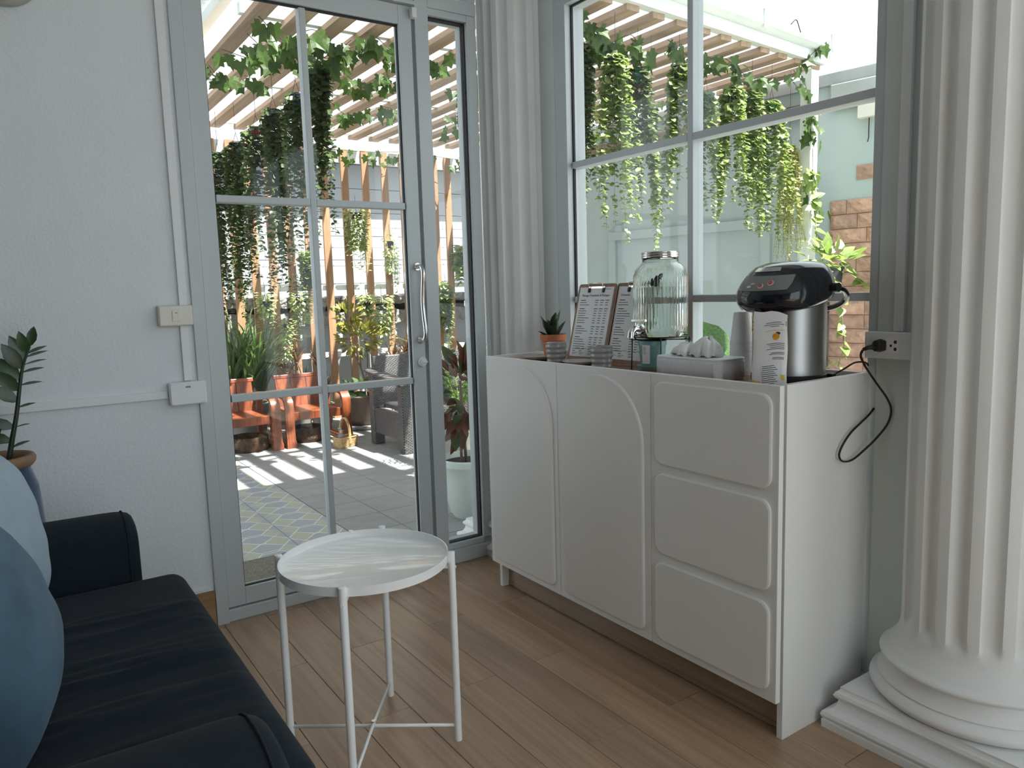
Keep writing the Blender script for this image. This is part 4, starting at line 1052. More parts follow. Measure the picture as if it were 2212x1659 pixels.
rough_bar(-3.2, 2.52, 4.58, 4.9, .92, 1.06, .02, 2).build('concrete_ledge', CONC, lw)
MB().box(-3.2, 2.5, 4.70, 4.9, .9, 1.2).build('recess', mat('recess shade colour', (.06, .06, .06), .9), lw)  # gap between the ledges, its shade put into the near-black colour
# white house beyond
nb = thing('white_house', 'white building with board lines beyond the fence', 'building', (0, 0, 0))
MB().box(-6, 7.4, 7.0, 7.2, -.2, 3.05).build('wall', WHITEB, nb)
for k in range(9): MB().box(-6, 7.4, 6.975, 7.0, .1 + .32 * k, .1 + .32 * k + .314).build('board', WHITEB, nb, bevel=.004)
MB().box(-6.2, 7.6, 6.6, 7.3, 3.0, 3.16).build('eave', WHITEB, nb)
MB().box(-6, 7.2, 7.4, 8.0, 3.1, 9.0).build('upper_wall', WHITEB, nb)
bw = thing('barbed_wire_fence', 'strands of barbed wire strung behind the slat fence', 'wire fence', (0, 5.2, 0))
for k, z in enumerate((1.36, 1.56, 1.76, 1.98)):
    w_ = MB().tube([(-3, 0, z), (0, 0, z - .02), (2.9, 0, z)], .0025, 5).build('strand', WIRE, bw)
    bb = MB()
    for i in range(38): x = -2.9 + .155 * i; bb.tube([(x, -.012, z - .012 - .012 * (1 - abs(x) / 3)), (x + .012, .012, z + .010 - .012 * (1 - abs(x) / 3))], .002, 4)
    bb.build('barbs', WIRE, w_)['kind'] = 'stuff'
for x in (-2.9, .0, 2.9): MB().tube([(x, .02, -.1), (x, .02, 2.1)], .02, 8).build('post', GALV, bw)

# ---- pergola
pgz = 2.75
pgo = thing('pergola', 'timber lath pergola over the patio', 'pergola', (0, 0, 0))
def front_y(x): return .33 + .095 * (x - .8)
def wall_x(y): return 3.275 - .1763 * (y - .601)          # face of the boundary wall
lw_, lh_ = .098, .034
for i in range(18):
    x = -.68 + .22 * i
    y0 = front_y(x); ln = min(4.36, .601 + (3.275 - .07 - x) / .1763) - y0
    MB().box(-lw_ / 2, lw_ / 2, 0, ln, 0, lh_).build('lath', LATHW, pgo).location = (x, y0, pgz)
for y, nm in ((1.55, 'purlin'), (2.95, 'purlin'), (4.30, 'purlin')):
    MB().box(-.75, wall_x(y) - .09, y - .025, y + .025, pgz + lh_, pgz + lh_ + .06).build(nm, CREAMSTEEL, pgo)
a_ = math.atan(.095)
Mb = Matrix.Translation((1.2, front_y(1.2), 0)) @ Matrix.Rotation(a_, 4, 'Z')
MB().box(-2.0, 1.95, -.03, .03, pgz + lh_, pgz + lh_ + .075, Mb).build('front_beam', CREAMSTEEL, pgo)
MB().box(-.045, .045, -.045, .045, 0, pgz + .04).build('post', CREAMSTEEL, pgo, bevel=.003).location = (3.07, .60, 0)
MB().box(-.045, .045, -.045, .045, 0, pgz + .04).build('post', CREAMSTEEL, pgo, bevel=.003).location = (2.50, 4.2, 0)
gt = thing('gutter', 'clear white roof gutter along the front of the pergola', 'gutter', (1.2, front_y(1.2), pgz + .12), a_)
gp_ = [(-.09, .10), (-.09, .01), (-.06, -.01), (.0, -.01), (.02, .0), (.02, .012), (-.005, .004), (-.055, .004), (-.078, .018), (-.078, .10)]
MB().prism(gp_, lambda a, b: (-2.2, a, b), lambda a, b: (2.05, a, b)).build('channel', CREAMSTEEL, gt)
for x in (-1.2, .1, 1.05, 1.92):
    k_ = MB().box(x - .018, x + .018, -.11, .03, .10, .112).box(x - .010, x + .010, -.108, -.096, -.02, .10).build('bracket', CREAMSTEEL, gt)
    MB().tube([(x, -.04, .10), (x, -.04, .122)], .004, 6).build('hanger_rod', WIRE, k_)
MB().tube(spline([(1.35, -.10, .06), (1.38, -.12, .09), (1.42, -.12, .05), (1.44, -.12, .02)], 5), .004, 6).build('hook', WIRE, gt, smooth=True)
rs = MB(); q_ = []
nx_, ny_ = 4, 150
def rsf(u, v):
    y = .25 + 4.4 * v; return (-.75 + 3.85 * u, y, 3.02 - .03 * v + .012 * math.sin(y * 2 * PI / .09))
o = MB().grid(3, 240, rsf).build('roofing_sheet', POLY, None, smooth=True)
tag(o, 'clear corrugated roofing sheet above the pergola laths', 'roof sheet')
o = MB().grid(3, 240, lambda u, v: (-3.1 + 2.33 * u, .25 + 4.4 * v, 2.99 - .03 * v + .012 * math.sin((.25 + 4.4 * v) * 2 * PI / .09))).build('roofing_sheet', OLDPOLY, None, smooth=True)
tag(o, 'dirty grey corrugated roofing sheet left of the pergola laths', 'roof sheet')
MB_ = MB().box(-.80, -.74, .3, 4.6, 2.90, 2.96).build('roof_rail', CREAMSTEEL); tag(MB_, 'white steel roof rail left of the pergola laths', 'rail')

# ---- boundary wall on the right, turned about ten degrees
bwR = Matrix.Translation((3.275, .601, 0)) @ Matrix.Rotation(R(10), 4, 'Z')   # local +y runs away along the wall, -x faces the house
bl = thing('boundary_wall', 'blue grey boundary wall partly faced with brown stone', 'wall', kind='structure'); bl.matrix_world = bwR
MB().box(.0, .15, -3.2, 4.2, -.1, 2.66).build('rendered_face', GREYWALL, bl)
MB().box(-.03, .18, -3.2, 4.2, 2.66, 2.75).build('coping', GALV, bl, bevel=.006)
MB().box(-.05, .0, -3.2, -.05, 2.49, 2.66).build('flashing', GALV, bl, bevel=.01)
MB().tube([(-.04, -3.2, 2.49), (-.04, -.06, 2.49)], .018, 10).build('conduit', CREAMSTEEL, bl, smooth=True)
MB().box(-.06, .0, .10, 3.6, 2.46, 2.56).build('ledger_beam', BEAMW, bl, bevel=.004)
for a0, a1, z0, z1 in ((.42, 2.06, 1.66, 1.74), (1.98, 2.06, .1, 1.66), (.42, .50, .1, 1.66), (1.90, 1.98, 1.74, 1.80)):
    MB().box(-.03, .0, a0, a1, z0, z1).build('panel_frame', GREYWALL, bl, bevel=.003)
bx_ = MB().box(-.07, .0, -.40, -.26, 2.38, 2.47).build('cable_box', Y_PLASTIC, bl, bevel=.006)
MB().tube([(-.05, -.50, 2.44), (-.05, -.40, 2.43)], .025, 10).build('conduit_joint', Y_PLASTIC, bl, smooth=True)
MB().tube([(-.03, -.33, 2.39), (-.03, -.33, 2.24), (-.035, -.325, 2.21)], .004, 6).build('loose_wire', WIRE, bl)
def stone_mesh(seed, ln):
    q = random.Random(seed); nu, nv = max(5, int(ln / .03)), 5; hgt = .103
    ph = [q.uniform(0, 6) for _ in range(6)]
    def fn(u, v):
        e = min(u, 1 - u) * ln; f = min(v, 1 - v) * hgt
        edge = min(1, e / .02) * min(1, f / .02)
        d = .006 + edge * (.016 + .010 * math.sin(u * ln * 26 + ph[0] + v * 3) * math.cos(v * 4 + ph[1]) + q.uniform(-.006, .006))
        return (-d, u * ln, v * hgt)
    b = MB().grid(nu, nv, fn)
    n1 = nu + 1
    ring = list(range(n1)) + [j * n1 + nu for j in range(1, nv + 1)] + [nv * n1 + i for i in range(nu - 1, -1, -1)] + [j * n1 for j in range(nv - 1, 0, -1)]
    o = len(b.v); k = len(ring); b.v += [(0.002, b.v[i][1], b.v[i][2]) for i in ring]; b.f += [(ring[i], ring[(i + 1) % k], o + (i + 1) % k, o + i) for i in range(k)]
    return b.mesh('stone', STONE)
SM = {}
for ln in (.12, .2, .27, .30, .34): SM[ln] = [stone_mesh(int(ln * 100) * 7 + k, ln) for k in range(3)]
qs = random.Random(4)
MB().box(-.004, .0, -2.2, -.06, 0, 1.815).build('mortar_bed', MORTAR, bl)
for r_ in range(17):
    y = -.055; z = .005 + .1068 * r_
    first = True
    while y > -1.9:
        ln = qs.choice((.27, .30, .34, .30)) if not first else qs.choice((.12, .2, .27))
        first = False
        inst('stone', qs.choice(SM[ln]), bl, Matrix.Translation((-.004, y - ln + (0 if y < -.07 else 0), z)))
        y -= ln + .004
    # closer at the post end
    inst('stone', qs.choice(SM[.12]), bl, Matrix.Translation((-.003, -.17, z))) if False else None
for ln, y, z in ((.30, -.54, 1.955), (.27, -.85, 1.955), (.30, -.72, 2.063), (.30, -.80, 1.848), (.27, -1.10, 1.848), (.3, -1.03, 2.063)):
    inst('stone', qs.choice(SM[ln]), bl, Matrix.Translation((0, y, z)))
# far roofs over the wall
fh = thing('far_house', 'far white house with a red roof above the boundary wall', 'building', (12.95, 4.72, 0))
MB().box(-.6, 4, -6, .5, -.2, 5.55).build('wall', WHITEB, fh)
MB().prism([(-.75, 5.5), (4.2, 5.5), (4.2, 5.7), (1.7, 7.4), (-.75, 5.75)], lambda a, b: (a, -6.3, b), lambda a, b: (a, .55, b)).build('roof', REDROOF, fh)
MB().box(-.68, -.6, -6, .5, 5.40, 5.46).build('gutter', GALV, fh)
MB().prism([(0, 5.05), (.5, 5.28), (.5, 5.22), (0, 5.0)], lambda a, b: (-.7 + a - .5, -2.6, b), lambda a, b: (-.7 + a - .5, .05, b)).build('awning', BLUETARP, fh)['label'] = 'small blue awning'

# ------------------------------------------------------------------ patio furniture
def wood_chair(label, x, y):
    t = thing('wooden_armchair', label, 'chair', (x, y, 0), 0, 'red hardwood armchairs')
    W_, D_ = .56, .56
    for s in (-1, 1):
        xo = s * (W_ / 2 - .036)
        # arm sweeping over into the front leg, one wide band
        pts = spline([(xo, .50, .415), (xo, .30, .418), (xo, .10, .412), (xo, .03, .385), (xo, .005, .32), (xo, .012, .15), (xo, .0, .06), (xo, -.005, .0)], 4)
        b = MB(); vs = []
        for i, p in enumerate(pts):
            tg_ = (pts[min(i + 1, len(pts) - 1)] - pts[max(i - 1, 0)]).normalized(); nn = Vector((1, 0, 0)).cross(tg_).normalized()
            hw = .036 if i < len(pts) - 4 else .040; th = .014 + (.006 if i > len(pts) - 5 else 0)
            vs += [p + Vector((-hw, 0, 0)) - nn * th, p + Vector((hw, 0, 0)) - nn * th, p + Vector((hw, 0, 0)) + nn * th, p + Vector((-hw, 0, 0)) + nn * th]
        k = len(pts)
        b.add(vs, [(i * 4 + j, i * 4 + (j + 1) % 4, (i + 1) * 4 + (j + 1) % 4, (i + 1) * 4 + j) for i in range(k - 1) for j in range(4)] + [(0, 1, 2, 3), tuple((k - 1) * 4 + j for j in range(4))])
        b.build('arm_leg', CHAIRW, t, auto=40)
        MB().box(xo - .025, xo + .025, .44, .49, 0, .41).build('back_leg', CHAIRW, t, bevel=.004)
        MB().box(xo - .03, xo + .03, -.018, .49, .0, .035).build('runner', CHAIRW, t, bevel=.006)
    MB().box(-W_ / 2 + .07, W_ / 2 - .07, .02, .055, .215, .285).build('front_apron', CHAIRW, t, bevel=.005)
    for i in range(3): MB().box(-W_ / 2 + .07, W_ / 2 - .07, .056 + .13 * i, .182 + .13 * i, .262, .282).build('seat_board', CHAIRW, t, bevel=.004)
    M = Matrix.Translation((0, .43, .27)) @ Matrix.Rotation(R(-12), 4, 'X')
    xb = [-.20, -.067, .067, .20]
    for i in range(3):
        b = MB(); x0, x1 = xb[i] + .001, xb[i + 1] - .001
        b.box(x0, x1, 0, .02, 0, .285, M); b.build('back_board', CHAIRW, t, bevel=.004)
    MB().box(-.215, .215, -.004, .026, .255, .29, M).build('top_rail', CHAIRW, t, bevel=.006)
    return t
wood_chair('red hardwood armchair at the left edge of the glass door', -.475, 3.12)
wood_chair('red hardwood armchair beside the handled basket', .122, 3.12)
# dark wicker armchair
wc = thing('wicker_sofa', 'dark woven wicker sofa seen through the glass door', 'sofa', (0, 0, 0))
X0, X1, YF, YB = .46, 1.62, 2.24, 2.86
for x in (X0, X1 - .09):
    MB().box(x, x + .09, YF, YF + .085, 0, .52).build('leg', WICK, wc, bevel=.008)
    MB().box(x, x + .09, YB - .085, YB, 0, .58).build('leg', WICK, wc, bevel=.008)
    MB().box(x + .01, x + .08, YF + .085, YB - .085, .10, .30).build('side_panel', WICK, wc, bevel=.004)
    b = MB(); pts = spline([(x + .045, YF - .03, .535), (x + .045, YF + .15, .555), (x + .045, YB - .1, .585), (x + .045, YB + .05, .60)], 5)
    b.tube(pts, [.062] * len(pts), 10, flat=.38); b.build('armrest', WICK, wc, smooth=True)
MB().box(X0 + .09, X1 - .09, YF, YF + .04, .10, .32).build('front_panel', WICK, wc, bevel=.006)
MB().box(X0 + .09, X1 - .09, YF, YB - .1, .30, .345).build('seat', WICK, wc, bevel=.01)
Mbk = Matrix.Translation((0, YB - .10, .30)) @ Matrix.Rotation(R(-9), 4, 'X')
MB().box(X0 + .04, X1 - .04, 0, .05, 0, .43, Mbk).build('backrest', WICK, wc, bevel=.012)
# log planters under the chairs
def log_planter(label, x, y, r_, h_):
    t = thing('log_planter', label, 'planter', (x, y, 0), 0, 'bark bowls under the armchairs')
    rf = lambda w_, z: 1 + .018 * math.sin(w_ * 23 + z * 30) + .012 * math.sin(w_ * 9 + 1)
    MB().lathe([(.001, 0), (r_ * .98, 0), (r_ * 1.03, h_ * .4), (r_, h_), (r_ * .9, h_), (r_ * .88, h_ * .5), (.001, h_ * .45)], 60, rf=rf, close=False).build('bark_bowl', BARK, t, smooth=True)
    MB().lathe([(.001, h_ * .5), (r_ * .85, h_ * .5), (.001, h_ * .48)], 24, close=False).build('soil', SOIL, t)
log_planter('hollow bark bowl under the left hardwood armchair', -.415, 3.30, .155, .115)
log_planter('hollow bark bowl under the right hardwood armchair', .10, 3.37, .145, .12)
# basket with soap pump
bk = thing('handled_basket', 'small cane basket with a tall arched handle on the tiles', 'basket', (.24, 2.87, 0), R(18))
MB().prism(rrect(.17, .105, .012, 3), lambda a, b: (a * .94, b * .92, 0), lambda a, b: (a, b, .01)).build('bottom', WICKB, bk)
def ring_wall(w_, d_, z0, z1, t_):
    o_ = rrect(w_, d_, .014, 4); i_ = rrect(w_ - t_ * 2, d_ - t_ * 2, .01, 4); k = len(o_); b = MB()
    s = .93
    vs = [(a * s, c * s, z0) for a, c in o_] + [(a, c, z1) for a, c in o_] + [(a, c, z1) for a, c in i_] + [(a * s, c * s, z0) for a, c in i_]
    return b.add(vs, [(m_ * k + i, m_ * k + (i + 1) % k, (m_ + 1) % 4 * k + (i + 1) % k, (m_ + 1) % 4 * k + i) for m_ in range(4) for i in range(k)])
ring_wall(.18, .115, .004, .082, .005).build('woven_side', WICKB, bk)
MB().tube([(a, c, .082) for a, c in rrect(.18, .115, .014, 4)] + [(.09, .0435, .082)], .006, 6).build('rim', CANE, bk, smooth=True)
hp = [(0, -.058, .02), (0, -.060, .09), (0, -.052, .17), (0, -.025, .225), (0, 0, .235), (0, .025, .225), (0, .052, .17), (0, .060, .09), (0, .058, .02)]
MB().tube([(x + .006, y, z) for x, y, z in spline(hp, 4)], .006, 6).tube([(x - .006, y, z) for x, y, z in spline(hp, 4)], .006, 6).build('handle', CANE, bk, smooth=True)
sp = thing('soap_bottle', 'grey pump soap bottle standing in the basket', 'bottle', (.205, 2.862, .011))
MB().lathe([(.001, 0), (.029, 0), (.031, .006), (.031, .078), (.027, .092), (.012, .098), (.012, .106), (.001, .106)], 24, close=False).build('bottle', GREYBOT, sp, auto=40)
MB().tube([(0, 0, .106), (0, 0, .125), (0, 0, .135)], [.010, .008, .004], 10).tube([(0, 0, .135), (0, 0, .15)], .0035, 6).tube([(.004, 0, .15), (-.028, -.006, .147)], .0045, 6).build('pump', mat('clear grey pump', (.5, .5, .5), .3), sp, smooth=True)
fb = thing('shell_scrub', 'cream scrub sponge in the basket beside the bottle', 'sponge', (.285, 2.878, .011))
MB().lathe([(.001, 0)] + [(.03 * math.sin(a), .03 - .03 * math.cos(a)) for a in [R(20 + 20 * i) for i in range(8)]] + [(.001, .06)], 12, rf=lambda w_, z: 1 + .08 * math.sin(w_ * 6)).build('sponge_body', mat('cream sponge', (.70, .52, .30), .9, bstr=.8, bscale=80, bdist=.005), fb, smooth=True)

# ------------------------------------------------------------------ planting
def strap_plant(name, label, x, y, z0, n, ln, spread, m, w_=.012, group=None, stems=None, seed=1, pot=None, droop=1.):
    q = random.Random(seed); t = thing(name, label, 'plant', (x, y, 0), 0, group)
    b = MB(); heads = stems or [(0, 0, z0)]
    for i in range(n):
        hx, hy, hz = heads[i % len(heads)]
        az = q.uniform(0, 2 * PI); L = ln * q.uniform(.6, 1.05); sp_ = spread * q.uniform(.25, 1.1); up = q.uniform(.55, 1.)
        d = Vector((math.cos(az), math.sin(az), 0)); p0 = Vector((hx, hy, hz)) + d * .01
        p1 = p0 + d * sp_ * .35 * L + Vector((0, 0, L * up * .75)); p2 = p0 + d * sp_ * L + Vector((0, 0, L * (up * (1.05 - droop * sp_ * .75))))
        c = bez(p0, p1, p2, 7); side = d.cross(Vector((0, 0, 1))); vs = []
        for k, p in enumerate(c):
            hw = w_ * (1 - (k / 7) ** 2.2) * (.7 + .3 * min(1, k / 2)) * .5 + .0006
            vs += [p - side * hw + Vector((0, 0, hw * .4)), p, p + side * hw + Vector((0, 0, hw * .4))]
        b.add(vs, [f_ for k in range(7) for f_ in ((k * 3, k * 3 + 1, k * 3 + 4, k * 3 + 3), (k * 3 + 1, k * 3 + 2, k * 3 + 5, k * 3 + 4))])
    o = b.build('foliage', m, t, smooth=True); o['kind'] = 'stuff'
    for hx, hy, hz in heads:
        if hz > .1: MB().tube([(hx * .3, hy * .3, pot[1] * .9 if pot else 0), (hx, hy, hz + .01)], [.010, .007], 7).build('stem', TRUNK, t, smooth=True)
    if pot: round_pot(t, *pot)
    return t
def round_pot(t, r_, h_, m, lip=True):
    MB().lathe([(.001, 0), (r_ * .68, 0), (r_ * .78, h_ * .1), (r_ * .98, h_ * .85), (r_ * 1.08, h_ * .93), (r_ * 1.08, h_), (r_ * .92, h_), (r_ * .88, h_ * .8), (.001, h_ * .78)], 36, close=False).build('pot', m, t, auto=40)
    MB().lathe([(.001, h_ * .86), (r_ * .88, h_ * .86), (.001, h_ * .84)], 20, close=False).build('soil', SOIL, t)
GP = mat('grey clay pot', (.30, .29, .27), .7, var=.2)
strap_plant('grass_plant', 'large tufted plant with long green strap leaves behind the left armchair', -.24, 3.92, .34, 300, .92, .55, L_GRASS, .022, seed=3, stems=[(-.13, 0, .32), (.02, 0, .34), (.14, .02, .32), (-.05, .05, .45), (.10, -.03, .42)], pot=(.19, .30, GP))
strap_plant('red_dracaena', 'reddish spiky dracaena just right of the grassy plant', .25, 3.98, .5, 90, .28, .9, L_RED, .012, seed=4, stems=[(0, 0, .62), (-.09, .03, .48), (.05, -.02, .38)], pot=(.12, .24, GP), droop=.5)
strap_plant('red_dracaena', 'smaller brown red dracaena behind the basket armchair', .44, 3.92, .45, 70, .24, .9, L_RED, .011, seed=5, stems=[(0, 0, .55), (.05, 0, .33)], pot=(.11, .22, GP), droop=.5)
strap_plant('red_dracaena', 'red dracaena growing behind the wicker sofa', 1.19, 3.62, .5, 130, .30, 1., L_RED, .013, seed=6, stems=[(0, 0, .64), (-.13, 0, .56), (.14, 0, .58), (.26, 0, .52)], pot=(.16, .30, GP), droop=.5)
def leaf_blob(root, name, key, n, c, rad, size, seed, parent=None, up=.4):
    q = random.Random(seed)
    for i in range(n):
        u = Vector((q.gauss(0, 1), q.gauss(0, 1), q.gauss(0, 1))).normalized(); f = q.uniform(.55, 1.)
        p = Vector(c) + Vector((u.x * rad[0], u.y * rad[1], u.z * rad[2])) * f
        inst('leaf', LM[key], parent or root, frame_from(u + Vector((q.uniform(-.4, .4), q.uniform(-.4, .4), up)), Vector((q.uniform(-.5, .5), -.6, 1)), p, size * q.uniform(.7, 1.15)))
ct = thing('croton_tree', 'small croton tree with yellow green leaves in a wide brown pot', 'plant', (.745, 3.62, 0))
MB().lathe([(.001, .03), (.13, .03), (.17, .10), (.20, .26), (.225, .29), (.225, .305), (.185, .31), (.18, .26), (.001, .25)], 40, close=False).build('pot', BROWNPOT, ct, auto=40)
MB().lathe([(.001, 0), (.21, 0), (.235, .03), (.235, .045), (.20, .035), (.001, .03)], 40, close=False, rf=lambda w_, z: 1 + .02 * math.sin(w_ * 14)).build('saucer', GP, ct, smooth=True)
MB().lathe([(.001, .275), (.18, .275), (.001, .27)], 24, close=False).build('soil', SOIL, ct)
tk = MB().tube(spline([(.02, 0, .27), (.01, 0, .42), (-.02, 0, .55), (-.06, 0, .66), (-.10, .02, .80)], 4), .008, 7).tube(spline([(.01, 0, .42), (.04, 0, .52), (.05, 0, .66), (.04, .02, .80)], 4), .007, 7).tube(spline([(-.02, 0, .55), (-.03, -.02, .66), (-.03, 0, .85)], 4), .006, 7).build('trunk', TRUNK, ct, smooth=True)
leaf_blob(ct, 'leaf', 'croton', 220, (-.03, 0, .84), (.20, .16, .17), .068, 8)
leaf_blob(ct, 'leaf', 'croton', 54, (-.14, 0, 1.04), (.13, .10, .12), .075, 9)
leaf_blob(ct, 'leaf', 'lily', 26, (0, -.05, .36), (.20, .14, .07), .12, 10)
# white pot beside the side light
wp = thing('croton_pot', 'dark red croton in a tall pale pot outside the narrow side light', 'plant', (.055, .60, 0))
MB().lathe([(.001, 0), (.095, 0), (.115, .03), (.155, .20), (.168, .285), (.178, .295), (.178, .325), (.160, .33), (.15, .28), (.001, .27)], 40, close=False).build('pot', WHITEPOT, wp, auto=40)
MB().lathe([(.001, .295), (.152, .295), (.001, .29)], 24, close=False).build('soil', SOIL, wp)
MB().tube([(-.06, -.02, .29), (-.055, -.01, .62)], .008, 7).tube([(-.02, 0, .29), (-.04, 0, .75)], .009, 7).build('stem', TRUNK, wp, smooth=True)
leaf_blob(wp, 'leaf', 'crotr', 70, (-.05, 0, .68), (.12, .12, .22), .12, 12, up=.2)
leaf_blob(wp, 'leaf', 'crotg', 50, (-.05, 0, .66), (.12, .12, .24), .12, 13, up=.1)
fn_ = thing('fern', 'bright green fern rising behind the pale croton pot', 'plant', (.62, 1.65, 0))
round_pot(fn_, .14, .30, GP)
q = random.Random(5)
for i in range(14):
    az = 2 * PI * i / 14 + q.uniform(-.2, .2); L = q.uniform(.55, .8); d = Vector((math.cos(az), math.sin(az), 0)); sp_ = q.uniform(.25, .5)
    c = bez((0, 0, .27), d * .06 + Vector((0, 0, .27 + L * .7)), d * sp_ + Vector((0, 0, .27 + L * .85)), 16)
    st_ = MB().tube(c, [.004 - .003 * k / 16 for k in range(17)], 5).build('frond_stem', STEM_G, fn_, smooth=True)
    items = []
    for k in range(3, 17):
        tg_ = (c[min(k + 1, 16)] - c[k - 1]).normalized(); sd_ = tg_.cross(Vector((0, 0, 1))).normalized()
        for s in (-1, 1): items.append(frame_from(sd_ * s + tg_ * .5, Vector((0, 0, 1)), c[k], .10 * (1 - .05 * k)))
    LM.setdefault('fern', leaf_mesh('fern_leaf', LONGL, L_FERN)); joined_leaves('leaflets', items, 'fern', st_)
# broad leaf plant outside behind the tissue box
bp = thing('broad_leaf_plant', 'broad green leaf plant outside the window behind the paper cups', 'plant', (.42, -.86, -.13))
round_pot(bp, .14, .28, BLACKPOT)
for i, (dx, dy, L, z) in enumerate(((-.35, .35, .20, 1.08), (.2, .6, .17, 1.0), (-.2, -.6, .16, .98), (.6, -.2, .18, 1.06), (-.6, -.1, .15, .88))):
    s_ = MB().tube(bez((0, 0, .24), (0, 0, .7), (dx * .06, dy * .06, z), 8), .006, 6).build('stalk', STEM_G, bp, smooth=True)
    inst('leaf', LM['big'], s_, frame_from(Vector((dx, dy, .45)), Vector((-.6, -.2, .8)), (dx * .06, dy * .06, z), L * 1.15))
# things on and behind the fence
def hang_bush(label, x, y, ztop, zbot, w_, key, seed, n=90, size=.04, trail=5):
    q = random.Random(seed); t = thing('hanging_plant', label, 'plant', (x, y, ztop), 0, 'leafy baskets hung on the fence')
    MB().lathe([(w_ * .16, -.10), (w_ * .24, -.03), (w_ * .22, -.03), (w_ * .14, -.09), (.001, -.09)], 16, close=False).build('basket', BASKET_C['black'], t)
    MB().tube([(0, 0, -.02), (0, .02, .14)], .002, 5).build('hanger', WIRE, t)
    items = []; H = ztop - zbot
    size *= 1.25; n = int(n * 2.2)
    for i in range(n):
        a = q.uniform(0, 2 * PI); f = q.random() ** .8; r_ = w_ / 2 * math.sqrt(q.random())
        z = .05 - f * (H * .7 + .05) ; r_ *= (1 - .45 * f)
        d = Vector((math.cos(a), math.sin(a), q.uniform(-.9, .5)))
        items.append(frame_from(d, Vector((0, -.5, 1)), (r_ * math.cos(a), r_ * math.sin(a) * .8, z), size * q.uniform(.7, 1.1)))
    joined_leaves('foliage', items, key, t)
    for k in range(trail):
        a = q.uniform(0, 2 * PI); r_ = w_ * .35; L = H * q.uniform(.6, 1.); p = Vector((r_ * math.cos(a), r_ * math.sin(a) * .6, -.05)); pts = [p]
        for m_ in range(8): p = p + Vector((q.uniform(-.012, .012), q.uniform(-.008, .008), -L / 8)); pts.append(p.copy())
        s_ = MB().tube(pts, .0018, 5).build('trailing_stem', STEM_G, t, smooth=True); it = []
        for p in pts[1:]:
            for s in (-1, 1): it.append(frame_from(Vector((s, q.uniform(-.6, .6), q.uniform(-.6, .2))), Vector((0, -.5, 1)), p, size * q.uniform(.6, .95)))
        joined_leaves('leaves', it, key, s_)
    return t
Yf = 4.18
hang_bush('large pale leafy basket high on the fence by the door handle side', 1.0, Yf, 2.05, 1.50, .26, 'pale', 21, 260, .045, 7)
hang_bush('small leafy basket on the fence just above the wicker sofa side', 1.35, Yf, 1.78, 1.29, .15, 'pale', 22, 110, .04, 5)
hang_bush('narrow dark leafy basket trailing down the middle of the fence', .475, Yf, 1.62, 1.15, .13, 'disc', 23, 130, .04, 3)
hang_bush('pale basket at ledge height above the grassy plant', .06, Yf, 1.22, .96, .16, 'pale', 24, 120, .04, 3)
hang_bush('pale basket at ledge height above the first red dracaena', .395, Yf, 1.21, .86, .21, 'pale', 25, 170, .04, 4)
hang_bush('pale basket peeping over the croton tree', 1.06, Yf, 1.18, .97, .16, 'pale', 26, 110, .038, 2)
hang_bush('heart shaped pale basket right of the croton tree', 1.18, Yf - .1, 1.16, .68, .22, 'pale', 27, 240, .042, 5)
hang_bush('thin trailing basket low on the fence left of the red dracaena', .235, Yf, 1.0, .50, .11, 'pale', 28, 90, .036, 5)
hang_bush('pothos basket on the fence seen through the narrow side light', 2.20, Yf, 1.66, 1.36, .18, 'pothos', 29, 60, .085, 3)
hang_bush('trailing basket low in the narrow side light', 1.97, Yf, 1.28, .70, .13, 'disc', 30, 110, .045, 5)
rf_ = thing('red_flower', 'single red flower against the white wall beyond the fence', 'flower', (.64, 4.5, 1.15))
MB().tube([(0, 0, 0), (0, 0, .13)], .004, 5).build('stalk', STEM_G, rf_)
MB().lathe([(.004, .12), (.026, .15), (.03, .19), (.018, .215), (.001, .21)], 9, rf=lambda w_, z: 1 + .2 * math.sin(w_ * 4)).build('petals', FLOWER, rf_)

